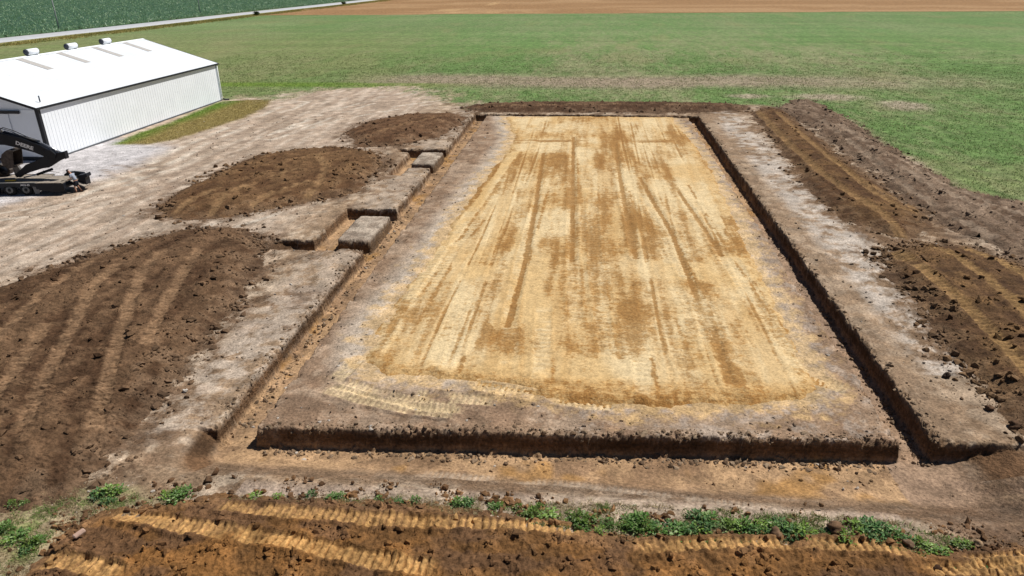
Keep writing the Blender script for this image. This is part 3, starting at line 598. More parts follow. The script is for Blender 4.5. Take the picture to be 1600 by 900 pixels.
def tube_vf(path, r, n=10, base=0, r1=None):
    V, Fc = [], []; P = [Vector(q) for q in path]
    for i, q in enumerate(P):
        d = (P[min(i + 1, len(P) - 1)] - P[max(i - 1, 0)]).normalized(); u = d.orthogonal().normalized(); v = d.cross(u)
        if i and abs(u.dot(lu)) < .7: u = lu - d * lu.dot(d); u.normalize(); v = d.cross(u)
        lu = u; rad = r if r1 is None else r + (r1 - r) * i / (len(P) - 1)
        for k in range(n):
            a = 2 * math.pi * k / n; V.append(tuple(q + (u * math.cos(a) + v * math.sin(a)) * rad))
    for i in range(len(P) - 1):
        for k in range(n): Fc.append((base + i*n+k, base + i*n+(k+1)%n, base + (i+1)*n+(k+1)%n, base + (i+1)*n+k))
    Fc.append(tuple(base + k for k in range(n))); Fc.append(tuple(base + (len(P)-1)*n + k for k in range(n)))
    return V, Fc
def tubes(name, m, parent, L, n=10, smooth=True):
    V, Fc = [], []
    for q in L:
        v, f = tube_vf(q[0], q[1], n, len(V), q[2] if len(q) > 2 else None); V += v; Fc += f
    return prim(name, V, Fc, m, parent, smooth)
def ribbed(name, m, parent, o, u, v, nrm, ul, vl, pitch, dep, wid):
    """ribbed sheet: profile along u, straight along v, ribs standing out along nrm"""
    o, u, v, nrm = Vector(o), Vector(u), Vector(v), Vector(nrm); prof = [(0, 0)]; a = pitch * .5
    while a < ul - wid:
        prof += [(a - wid, 0), (a - wid * .45, dep), (a + wid * .45, dep), (a + wid, 0)]; a += pitch
    prof.append((ul, 0)); V, Fc = [], []
    for q, d in prof: V += [tuple(o + u * q + nrm * d), tuple(o + u * q + v * vl + nrm * d)]
    for i in range(len(prof) - 1): Fc.append((2*i, 2*i+2, 2*i+3, 2*i+1))
    return prim(name, V, Fc, m, parent)
def text_mesh(name, body, size, m, parent, mat4, extr=.01, bold=.0):
    cu = bpy.data.curves.new(name, 'FONT'); cu.body = body; cu.size = size; cu.extrude = extr; cu.offset = bold; cu.align_x = 'CENTER'; cu.align_y = 'CENTER'; cu.resolution_u = 3
    to = bpy.data.objects.new(name, cu); COL.objects.link(to); bpy.context.view_layer.update()
    me = bpy.data.meshes.new_from_object(to.evaluated_get(bpy.context.evaluated_depsgraph_get()))
    bpy.data.objects.remove(to); me.transform(mat4); me.name = name; me.materials.clear(); return link(name, me, parent, [m])

# ------------------------------------------------------------------ white steel barn
def build_barn():
    W_, L_, HE, HR, OV = 19.2, 33.5, 4.68, 7.72, .2
    WHITE = mat('barn_white_steel', (.84, .87, .91), .42, 0, .4, .035, .6); ROOF = mat('barn_roof_steel', (.70, .73, .77), .45, 0, .3, .05, .35)
    BLK = mat('barn_black_trim', (.018, .02, .026), .45); SKY = mat('skylight_panel', (.42, .40, .38), .5, 0, .3, .12, 3)
    DARK = mat('vent_end', (.06, .07, .09), .6); GRV = mat('barn_base_trim', (.10, .105, .115), .7)
    ax, ay = px(80, 251); th = math.atan2(.10153, .99483)
    B = empty('steel_barn', (ax, ay, 0), -th); tag(B, 'long white steel barn with black trim and three roof vents', 'barn')
    ribbed('side_wall', WHITE, B, (0, 0, .12), (0, 1, 0), (0, 0, 1), (1, 0, 0), L_, HE, .457, .022, .04)
    ribbed('side_wall', WHITE, B, (-W_, 0, .12), (0, 1, 0), (0, 0, 1), (-1, 0, 0), L_, HE, .457, .022, .04)
    prism_w = [(0, .12), (0, HE + .1), (-W_ / 2, HR), (-W_, HE + .1), (-W_, .12)]
    prism('end_wall', WHITE, B, prism_w, .0, .05); prism('end_wall', WHITE, B, prism_w, L_ - .05, L_)
    sl = math.hypot(W_ / 2 + OV, (HR - HE) / (W_ / 2) * (W_ / 2 + OV)); k = (HR - HE) / (W_ / 2); cs, sn = 1 / math.hypot(1, k), k / math.hypot(1, k)
    ze = HE + .16 - k * OV
    for sgn, x0, nm in ((1, OV, 'roof_slope'), (-1, -W_ - OV, 'roof_slope')):
        r = ribbed(nm, ROOF, B, (x0, -.3, ze), (0, 1, 0), (-sgn * cs, 0, sn), (sgn * sn, 0, cs), L_ + .6, sl, .61, .014, .03)
        if sgn == 1:
            for u in (10.9, 16.9, 23.1, 29.1):
                a, b_ = sl - 3.7, sl - .25; o = Vector((x0, u - .45, ze)); n_ = Vector((sn, 0, cs)) * .03; v_ = Vector((-cs, 0, sn))
                V = [o + v_ * a + n_, o + v_ * a + n_ + Vector((0, .9, 0)), o + v_ * b_ + n_ + Vector((0, .9, 0)), o + v_ * b_ + n_]
                V += [q - n_ * .8 for q in V]
                prim('skylight', [tuple(q) for q in V], [(0,1,2,3),(4,7,6,5),(0,4,5,1),(1,5,6,2),(2,6,7,3),(3,7,4,0)], SKY, r)
    hz = ze + sl * sn
    prism('ridge_cap', WHITE, B, [(-W_/2 - .3, hz - .06), (-W_/2, hz + .05), (-W_/2 + .3, hz - .06), (-W_/2, hz + .02)], -.3, L_ + .3)
    for x in (OV, -W_ - OV): box('eave_trim', BLK, B, x - .02, x + .05, -.32, L_ + .32, ze - .16, ze + .03)
    for y in (-.34, L_ + .30):
        prism('rake_trim', BLK, B, [(OV, ze - .2), (OV, ze + .03), (-W_/2, hz + .03), (-W_ - OV, ze + .03), (-W_ - OV, ze - .2), (-W_/2, hz - .2)], y, y + .04)
    for y in (-.02, L_ - .26):
        box('corner_trim', BLK if y < 1 else mat('corner_trim_blue', (.35, .42, .52), .4), B, .004, .05, y, y + (.30 if y < 1 else .10), .1, HE + .1)
    box('corner_trim', BLK, B, -.28, .052, -.03, -.003, .1, HE + .05); box('corner_trim', BLK, B, -W_, -W_ + .28, -.03, -.003, .1, HE + .05)
    box('base_trim', GRV, B, -.02, .07, 0, L_, -.1, .14); box('base_trim', BLK, B, -W_, 0, -.06, -.0, -.1, .34)
    tubes('downspout', WHITE, B, [([(.14, L_ - .06, HE - .1), (.14, L_ - .06, .25), (.2, L_ + .05, .1)], .05)])
    tubes('downspout_boot', BLK, B, [([(.16, L_ - .02, .22), (.35, L_ + .25, .12), (.8, L_ + .5, .06)], .11)])
    # sliding door in the near end under a black track
    box('sliding_door', WHITE, B, -9.55, -2.9, -.12, -.07, .2, HE - .45); box('sliding_door', WHITE, B, -16.3, -9.65, -.12, -.07, .2, HE - .45)
    box('door_track', BLK, B, -17.5, -1.7, -.2, -.06, HE - .42, HE - .16); box('gable_trim', WHITE, B, -1.6, -.3, -.05, -.003, HE - .2, HE - .08)
    for u in (13.3, 19.6, 25.9):
        zc = hz + .38; v = tubes('ridge_vent', WHITE, B, [([(-W_/2, u - .8, zc), (-W_/2, u + .8, zc)], .30)], 16)
        tubes('vent_end', DARK, v, [([(-W_/2, u - .83, zc), (-W_/2, u - .79, zc)], .312)], 16); tubes('vent_end', DARK, v, [([(-W_/2, u + .79, zc), (-W_/2, u + .83, zc)], .312)], 16)
        for q in (-.62, .62): box('vent_foot', DARK, v, -W_/2 - .12, -W_/2 + .12, u + q - .075, u + q + .075, hz - .02, zc - .2)
    tubes('vent_pipe', DARK, B, [([(-.55, 1.3, ze + .3), (-.55, 1.3, ze + .85)], .06)])
build_barn()

# ------------------------------------------------------------------ blades and leaves, as lists of triangles
def blade_mesh(name, P, h, wd, col, per=3, spread=.6, lean=.5):
    n = len(P); V = []; Cc = []
    for k in range(per):
        a = rng.uniform(0, 2 * math.pi, n); hh = h * rng.uniform(.55, 1.15, n); ln = hh * lean * rng.random(n) * 2; ox = h[:, None] * spread * rng.normal(0, .5, (n, 2)); b = rng.uniform(0, 2 * math.pi, n)
        base = P + np.c_[ox, np.zeros(n)]; dx = np.c_[np.cos(a), np.sin(a), np.zeros(n)] * (wd / 2)[:, None]
        tip = base + np.c_[np.cos(b) * ln, np.sin(b) * ln, hh]
        V.append(np.stack([base - dx, base + dx, tip], 1)); c = col * rng.uniform(.7, 1.3, (n, 1)); Cc.append(np.repeat(c[:, None], 3, 1))
    V = np.concatenate(V).reshape(-1, 3); Cc = np.concatenate(Cc).reshape(-1, 3)
    return mesh_np(name, V, np.arange(len(V)).reshape(-1, 3), False, Cc)
def leaf_mat(name, rough=.6, trans=.25):
    m = bpy.data.materials.new(name); m.use_nodes = True; N = m.node_tree.nodes; L = m.node_tree.links; b = N['Principled BSDF']
    a = N.new('ShaderNodeAttribute'); a.attribute_name = 'Col'; L.new(a.outputs['Color'], b.inputs['Base Color']); b.inputs['Roughness'].default_value = rough
    b.inputs['Specular IOR Level'].default_value = .3
    t = N.new('ShaderNodeBsdfTranslucent'); L.new(a.outputs['Color'], t.inputs[0]); x = N.new('ShaderNodeMixShader'); x.inputs[0].default_value = trans
    L.new(b.outputs[0], x.inputs[1]); L.new(t.outputs[0], x.inputs[2]); L.new(x.outputs[0], N['Material Output'].inputs[0]); return m
M_GRASS = leaf_mat('grass_blades', .75, .3); M_LEAF = leaf_mat('weed_leaves', .5, .3); M_CROP = leaf_mat('crop_leaves', .42, .2)

def sample(n, tlo, thi, slo, shi, power):
    """points spread with a density that thins out with distance"""
    s = (slo ** power + rng.random(n) * (shi ** power - slo ** power)) ** (1 / power); return rng.uniform(tlo, thi, n), s
def field_grass():
    T, S = sample(300000, -75, 80, 46, 175, -.3); keep = np.abs(T) < S * .82 + 6; T, S = T[keep], S[keep]
    z, col, rough, g, lw = ground(T, S); k = (g * (.35 + sm(.35, .6, fbm(T * .8, S * .4, 61, 3))) * sm(172, 95, S) > rng.random(len(T)) * .9)
    bx, by = pts(80, 251); k &= ~((T < bx + 1) & (T > bx - 21) & (S < by + 36))
    T, S, z, col = T[k], S[k], z[k], col[k]
    c = mixc(col * 1.35, C(134, 166, 94), rng.random(len(T)) * .7); c = mixc(c, C(206, 196, 150), (rng.random(len(T)) < .16) * .8)
    P = to_w(T, S, z - .02); h = .06 + .07 * rng.random(len(T)) + .0005 * S
    o = link('field_grass', blade_mesh('field_grass', P, h, h * .55, c, 2, .8, .7), None, [M_GRASS]); tag(o, 'short green field crop growing beyond the dug site', 'grass', kind='stuff')
field_grass()
def lawn_grass():
    a = np.array(LAWN); T = rng.uniform(a[:, 0].min(), a[:, 0].max(), 15000); S = rng.uniform(a[:, 1].min(), a[:, 1].max(), 15000)
    z, col, rough, g, lw = ground(T, S); k = (lw > .5) & (T > pts(80, 251)[0] + .3); T, S, z, col = T[k], S[k], z[k], col[k]
    o = link('lawn_grass', blade_mesh('lawn_grass', to_w(T, S, z), np.full(len(T), .08), np.full(len(T), .06), col * 1.7, 2), None, [M_GRASS]); tag(o, 'strip of mown grass along the barn wall', 'grass', kind='stuff')
lawn_grass()
def dry_grass():
    out = []
    for poly, n, hh in ((DRY, 14000, .09), (STRIP, 15000, .10)):
        a = np.array(poly); T = rng.uniform(a[:, 0].min(), a[:, 0].max(), n); S = rng.uniform(max(a[:, 1].min(), 9), a[:, 1].max(), n)
        k = (polysd(T, S, poly) + .8 * (fbm(T * 1.7, S * 1.7, 12, 4) - .5) < 0) & (fbm(T * 2.2, S * 2.2, 71, 3) > rng.uniform(.3, .6, n)); T, S = T[k], S[k]
        c = mixc(np.tile(C(190, 172, 132), (len(T), 1)), C(116, 144, 66), (fbm(T * 1.7, S * 1.7, 12, 4) > rng.uniform(.42, .62, len(T))) * .9)
        out.append((to_w(T, S, ground_z(T, S) - .01), c, np.full(len(T), hh)))
    P = np.concatenate([q[0] for q in out]); c = np.concatenate([q[1] for q in out]); h = np.concatenate([q[2] for q in out])
    o = link('dry_grass', blade_mesh('dry_grass', P, h, h * .28, c, 3, 1.0, 1.2), None, [M_GRASS]); tag(o, 'dry straw and thin grass round the clay spread in the foreground', 'grass', kind='stuff')
dry_grass()

# ------------------------------------------------------------------ road, verge, crop beyond it, poles
def build_road():
    M_R = mat('road_gravel', tuple(C(206, 208, 212)), .95, 0, .1, .10, .8, .4, 6, .02)
    cl = [np.array(ts2w(*q)) for q in ROAD_LINE]; d = (cl[2] - cl[1]) / np.linalg.norm(cl[2] - cl[1]); n = np.array([d[1], -d[0]]); V, Fc = [], []
    st = np.concatenate([np.arange(-300, 500, 10.), np.arange(500, 2500, 100.)]); pr = [(-5.4, -.25), (-4.7, .18), (-2.2, .26), (0, .30), (2.2, .26), (4.7, .18), (5.4, -.25)]
    for s in st:
        for o, zz in pr: q = cl[1] + d * s + n * (o + .15 * math.sin(s * .37 + o)); V.append((q[0], q[1], zz))
    m = len(pr)
    for i in range(len(st) - 1):
        for j in range(m - 1): Fc.append((i*m+j, i*m+j+1, (i+1)*m+j+1, (i+1)*m+j))
    o = prim('road', V, Fc, M_R, None, True); o['kind'] = 'structure'
    # verge of tall dry grass on the near side
    N = 26000; s = rng.uniform(-30, 420, N); off = rng.normal(12.5, 2.2, N); k = (off > 8.6) & (fbm(s * .1, off * .3, 81, 3) > rng.uniform(.25, .55, N)); s, off = s[k], off[k]
    P = np.c_[cl[1][0] + d[0]*s + n[0]*off, cl[1][1] + d[1]*s + n[1]*off, np.full(len(s), -.03)]
    c = mixc(np.tile(C(172, 158, 96), (len(s), 1)), C(112, 128, 66), rng.random(len(s)) * sm(.4, .65, fbm(s * .12, off * .2, 83, 3)) * 1.6 % 1)
    h = rng.uniform(.2, .5, len(s)); o = link('verge_grass', blade_mesh('verge_grass', P, h, h * .5, c * 1.45, 3, .8, .4), None, [M_GRASS]); tag(o, 'tall dry yellowish grass on the near roadside', 'grass', kind='stuff')
    # crop: a canopy with leaves all over it
    e0 = 7.2; far_s = 560
    def canopy(s, off): return .62 + .25 * (fbm(s * .6, off * .6, 91, 3) - .5)
    ss = np.concatenate([np.arange(-260, 40, 4.), np.arange(40, 330, 1.2)]); oo = np.concatenate([[0, .25], np.geomspace(.8, 420, 90)]); Sg, Og = np.meshgrid(ss, oo); Sg, Og = Sg.ravel(), Og.ravel()
    zz = np.where(Og < .1, -.1, canopy(Sg, Og)); of = -(e0 + Og + .35 * fbm(Sg * .8, Og * 0, 93) * (Og < 3))
    V = np.c_[cl[1][0] + d[0]*Sg + n[0]*of, cl[1][1] + d[1]*Sg + n[1]*of, zz]
    cb = np.tile(C(80, 116, 78), (len(V), 1)); root = link('crop_field', mesh_np('crop_canopy', V, quads(len(ss), len(oo)), True, cb), None, [M_CROP])
    N = 46000; u = rng.random(N); s = -40 + 380 * u ** .8; off = .1 + 260 * rng.random(N) ** 1.5
    of = -(e0 + off); P = np.c_[cl[1][0] + d[0]*s + n[0]*of, cl[1][1] + d[1]*s + n[1]*of, canopy(s, off) - .35]
    c = mixc(np.tile(C(108, 150, 106), (N, 1)), C(186, 208, 168), (rng.random(N) ** 2)[:, None][:, 0]); c = mixc(c, C(150, 176, 150), (sm(4, 1, off)) * .4)
    h = rng.uniform(.55, .95, N); o = link('crop_leaves', blade_mesh('crop_leaves', P, h, h * .42, c * 1.3, 3, .7, .8), root, [M_CROP]); o['kind'] = 'stuff'
    tag(root, 'dark bluish green crop growing beyond the gravel road', 'crop', kind='stuff')
    # poles stand between road and crop
    M_P = mat('weathered_pole', (.30, .31, .32), .85, 0, .2, .2, 3); M_I = mat('insulator', (.55, .55, .52), .3)
    for (x, y), lb in (((93, 48), 'grey utility pole beside the road, the nearer and plainer of two'), ((313.5, 23.5), 'faint grey utility pole beside the road, the farther of two')):
        gx, gy = px(x, y); r = empty('utility_pole', (gx, gy, 0), -math.radians(7)); tag(r, lb, 'utility pole', 'utility poles along the gravel road')
        tubes('pole', M_P, r, [([(0, 0, -.3), (0, 0, 6), (0, 0, 12)], .19, .13)]); box('crossarm', M_P, r, -1.2, 1.2, -.06, .06, 11.2, 11.32)
        for k in (-1.05, -.5, .5, 1.05): tubes('insulator', M_I, r, [([(k, 0, 11.32), (k, 0, 11.5)], .05)], 8)
    # two small bushes on the verge
    for (x, y), lb in (((401, 24.5), 'small dark bush on the verge at the corner of the stubble'), ((537, 7.5), 'small dark bush farther along the verge by the road')):
        gx, gy = px(x, y); r = empty('verge_bush', (gx, gy, 0)); tag(r, lb, 'bush', 'bushes on the road verge'); q = rng.normal(0, .5, (260, 3)) * [1, 1, .6] + [0, 0, .8]; q[:, 2] = np.abs(q[:, 2])
        o = link('foliage', blade_mesh('foliage', q, np.full(260, .4), np.full(260, .25), np.tile(C(58, 78, 42), (260, 1)), 2), r, [M_LEAF]); tubes('stem', M_P, r, [([(0, 0, -.1), (0, 0, .8)], .05, .03)], 6)
build_road()

# ------------------------------------------------------------------ low trailer, excavator on it, man beside it
M_BLACK = mat('black_paint', (.008, .010, .016), .45, 0, .25, .25, 2); M_STEEL = mat('worn_steel', (.16, .15, .14), .6, .4, .3, .3, 4)
M_TYRE = mat('tyre_rubber', (.02, .02, .021), .9); M_RIM = mat('wheel_rim', (.20, .195, .185), .6, 0, .4, .25, 8); M_WOOD = mat('deck_boards', (.28, .24, .20), .9, 0, .1, .3, 5, .4, 30, .01)
M_WHT = mat('white_letters', (.8, .8, .8), .5); M_RUST = mat('dirty_bucket_steel', (.075, .06, .05), .75, 0, .2, .4, 5); M_GLS = mat('cab_glass', (.10, .22, .22), .08, 0, .6)
M_YEL = mat('yellow_paint', (.55, .36, .05), .5); M_GRN = mat('green_paint', (.03, .10, .04), .4); M_CHR = mat('cylinder_rod', (.75, .76, .78), .2, .9); M_GRY = mat('grey_flap', (.17, .17, .17), .8)
def cyl_y(name, m, parent, x, z, r, y0, y1, n=20): return tubes(name, m, parent, [([(x, y0, z), (x, y1, z)], r)], n)
TY = 53.13                      # near side of the trailer
def trailer():
    R = empty('equipment_trailer', (-38, TY + 1.3, 0)); tag(R, 'dark low equipment trailer parked by the barn carrying the excavator', 'trailer')
    X = lambda x: x + 38
    b0, b1 = -1.3, 1.3
    box('frame_beam', M_BLACK, R, X(-47), X(-34.6), b0 + .08, b0 + .26, .62, .92, bevel=.01); box('frame_beam', M_BLACK, R, X(-47), X(-34.6), b1 - .26, b1 - .08, .62, .92, bevel=.01)
    box('side_rail', M_GRY, R, X(-47), X(-36.5), b0 - .02, b0 + .06, .93, 1.04); box('side_rail', M_BLACK, R, X(-47), X(-36.5), b1 - .06, b1 + .02, .93, 1.04)
    for k in range(10):          # planks of the deck
        y = b0 + .07 + k * .247; box('deck_plank', M_WOOD, R, X(-47), X(-36.5), y, y + .235, .96, 1.015 + .006 * (k % 3))
    for k in range(7):           # cross planks of the tail
        x = -36.45 + k * .29; box('tail_plank', M_WOOD, R, X(x), X(x + .27), b0, b1 - .55, .93 + .004 * (k % 2), 1.0 + .006 * (k % 3))
    box('tail_frame', M_BLACK, R, X(-36.5), X(-34.35), b0 - .02, b1 - .5, .50, .92, bevel=.015)
    prism('tail_side_plate', M_BLACK, R, [(X(-36.6), .9), (X(-36.2), .42), (X(-34.9), .28), (X(-34.3), .32), (X(-34.3), .92)], b0 - .06, b0 - .025)
    prism('loading_ramp', M_WOOD, R, [(X(-34.36), .9), (X(-33.35), .42), (X(-33.38), .34), (X(-34.38), .80)], b0 + .98, b0 + 1.75)
    prism('ramp_frame', M_BLACK, R, [(X(-34.36), .86), (X(-33.3), .36), (X(-33.35), .18), (X(-34.38), .66)], b0 + .88, b0 + .96)
    f = prism('folded_ramp', M_BLACK, R, [(X(-35.5), 1.08), (X(-35.2), 1.26), (X(-34.7), 1.32), (X(-33.9), 1.22), (X(-33.85), .86), (X(-35.4), .90)], b1 - .42, b1 - .22)
    for k in range(9): box('ramp_cleat', M_BLACK, f, X(-35.35 + k * .18), X(-35.28 + k * .18), b1 - .55, b1 - .40, .88 - .004 * k, 1.02)
    prism('hitch_block', M_BLACK, R, [(X(-33.95), .42), (X(-33.95), 1.2), (X(-33.55), 1.24), (X(-33.25), 1.34), (X(-33.22), 1.08), (X(-33.4), .98), (X(-33.42), .40), (X(-33.52), .40), (X(-33.55), .62), (X(-33.8), .6)], .1, .75, bevel=.02)
    tubes('safety_chain', M_STEEL, R, [([(X(-36.8), .5, 1.5), (X(-36.1), .5, 1.42), (X(-35.55), .5, 1.36)], .025)], 6)
    for x in (-41.15, -39.87, -38.6, -37.33):
        for y in (b0 + .02, b1 - .30):
            near = y < 0
            wq = cyl_y('wheel', M_TYRE, R, X(x), .46, .44, y, y + .28, 24)
            cyl_y('rim', M_RIM, wq, X(x), .46, .27, y - .012 if near else y + .2, y + .1 if near else y + .292, 20)
            cyl_y('hub', M_TYRE, wq, X(x), .46, .13, y - .03 if near else y + .2, y + .1 if near else y + .31, 14)
        cyl_y('axle', M_BLACK, R, X(x), .46, .07, b0 + .3, b1 - .3, 10)
    prism('mud_flap', M_GRY, R, [(X(-36.75), .72), (X(-36.2), .66), (X(-36.35), .16), (X(-36.68), .12)], b0 - .015, b0 + .02)
    text_mesh('lettering', 'AG3-35', .22, M_WHT, R, Matrix.Translation((X(-37.25), b0 - .045, .86)) @ Matrix.Rotation(math.pi / 2, 4, 'X'), .004, .004)
    box('letter_panel', M_BLACK, R, X(-47), X(-36.4), b0 - .035, b0 - .022, .74, .97)
    tubes('gooseneck', M_BLACK, R, [([(X(-47), 0, .9), (X(-48), 0, 1.6), (X(-50), 0, 1.6)], .22)], 8)
trailer()
def excavator():
    R = empty('excavator', (-41, TY + 1.3, 1.03)); tag(R, 'black and white lettered excavator with folded arm loaded on the trailer', 'excavator')
    q = lambda L: [(x + 41, z - 1.03) for x, z in L]
    boom = q([(-41.9, 2.5), (-41.6, 3.5), (-40.6, 4.3), (-39.6, 4.68), (-38.9, 4.66), (-37.3, 4.25), (-35.96, 3.66), (-35.35, 3.24), (-35.1, 2.95), (-35.3, 2.72), (-35.7, 2.72), (-36.06, 2.86), (-36.61, 3.12), (-37.89, 3.52), (-38.7, 3.72), (-39.5, 3.75), (-40.6, 3.1), (-41.4, 2.3)])
    bo = prism('boom', M_BLACK, R, boom, -.24, .24, bevel=.025)
    text_mesh('lettering', 'DEERE', .50, M_WHT, bo, Matrix.Translation((-37.17 + 41, -.262, 3.60 - 1.03 + .05)) @ Matrix.Rotation(math.radians(21.5), 4, 'Y') @ Matrix.Rotation(math.pi / 2, 4, 'X') @ Matrix.Diagonal((.92, .78, 1, 1)), .006, .016)
    stick = q([(-34.32, 3.12), (-34.36, 2.62), (-34.9, 2.42), (-35.3, 2.2), (-35.8, 1.92), (-36.3, 1.86), (-37.4, 1.55), (-38.1, 1.28), (-38.55, 1.14), (-38.6, 1.38), (-37.9, 1.9), (-37.55, 2.16), (-36.82, 2.40), (-36.0, 2.80), (-35.3, 3.02), (-34.75, 3.06)])
    prism('arm', M_BLACK, R, stick, -.19, .19, bevel=.02)
    prism('boom_fork', M_BLACK, R, q([(-35.9, 3.3), (-35.3, 3.32), (-34.95, 2.95), (-35.1, 2.62), (-35.7, 2.6)]), -.29, .29, bevel=.02)
    box('arm_nose', M_BLACK, R, 6.62, 6.72, -.22, .22, 1.56, 2.12, bevel=.01)
    c = tubes('arm_cylinder', M_BLACK, R, [([(2.4, 0, 3.62), (4.9, 0, 2.85)], .12)], 12); tubes('rod', M_CHR, c, [([(4.9, 0, 2.85), (6.35, 0, 2.02)], .055)], 10)
    c = tubes('bucket_cylinder', M_BLACK, R, [([(5.3, 0, .72), (4.0, 0, .30)], .10)], 12); tubes('rod', M_CHR, c, [([(4.0, 0, .30), (2.9, 0, -.02 + .1)], .05)], 10)
    for s_ in (-.14, .14): tubes('hydraulic_hose', M_TYRE, R, [([(1.9, s_, 3.66), (2.3, s_, 3.95), (3.0, s_, 3.72), (3.9, s_, 3.25), (4.7, s_, 2.95)], .03)], 6)
    tubes('hydraulic_hose', M_CHR, R, [([(4.5, -.1, 2.98), (5.2, -.1, 2.75), (5.9, -.1, 2.32), (6.3, -.1, 2.1)], .025)], 6)
    tubes('boom_lamp', M_STEEL, R, [([(2.3, -.1, 3.63), (2.3, -.1, 3.8)], .09)], 8)
    # bucket, open side towards the arm, teeth up
    arc = [(3.02, 2.30), (2.55, 2.34), (2.12, 2.05), (1.90, 1.6), (1.98, 1.15), (2.3, .92), (2.75, 1.02)]; inn = [(2.74, 1.10), (2.33, 1.0), (2.06, 1.2), (1.99, 1.6), (2.18, 2.0), (2.57, 2.27), (3.02, 2.25)]
    bk = prism('bucket', M_RUST, R, arc + inn, -.55, .55)
    for y in (-.58, .55): prism('bucket_side', M_RUST, bk, [(3.02, 2.30), (2.55, 2.34), (2.12, 2.05), (1.90, 1.6), (1.98, 1.15), (2.3, .92), (2.75, 1.02), (2.86, 1.5)], y, y + .03)
    for k in range(5): prism('tooth', M_STEEL, bk, [(2.98, 2.33), (3.0, 2.22), (3.30, 2.42)], -.52 + k * .24, -.42 + k * .24)
    prism('bucket_link', M_STEEL, R, [(2.3, .95), (2.75, 1.02), (3.0, .30), (2.7, .1), (2.35, .2)], -.12, .12)
    # undercarriage
    for y in (-1.25, .70):
        t = prism('track', M_RUST, R, [(-3.3, .12), (-2.9, 0), (.9, 0), (1.35, .18), (1.5, .5), (1.3, .8), (.9, .92), (-2.9, .92), (-3.3, .75), (-3.45, .45)], y, y + .55, bevel=.03)
        for k in range(18): box('track_shoe', M_STEEL, t, -2.95 + k * .22, -2.83 + k * .22, y - .01, y + .56, .92, .95)
        cyl_y('sprocket', M_BLACK, t, 1.0, .46, .33, y - .03, y + .58, 16); cyl_y('idler', M_BLACK, t, -2.9, .46, .33, y - .03, y + .58, 16)
    box('car_body', M_BLACK, R, -2.2, .2, -.7, .7, .4, 1.0); cyl_y_ = tubes('slew_ring', M_STEEL, R, [([(-1.0, 0, .98), (-1.0, 0, 1.12)], .6)], 20)
    box('house', M_GRN, R, -3.6, -.3, -1.2, 1.2, 1.12, 2.3, bevel=.05); box('counterweight', M_BLACK, R, -4.3, -3.55, -1.2, 1.2, 1.15, 2.4, bevel=.12)
    cb = prism('cab', M_BLACK, R, [(-1.0, 1.12), (.55, 1.12), (.75, 1.7), (.45, 2.9), (-.9, 2.95)], -1.2, -.35, bevel=.04)
    prism('cab_window', M_GLS, cb, [(-.75, 1.95), (.6, 1.95), (.38, 2.78), (-.75, 2.8)], -1.215, -1.2); prism('windscreen', M_GLS, cb, [(.70, 1.65), (.78, 1.7), (.49, 2.82), (.41, 2.8)], -1.12, -.43)
    box('engine_hood', M_GRN, R, -3.4, -1.3, -.25, 1.1, 2.3, 2.55, bevel=.04)
    box('yellow_block', M_YEL, R, 2.0, 2.75, -.9, -.7, .02, .12)
excavator()

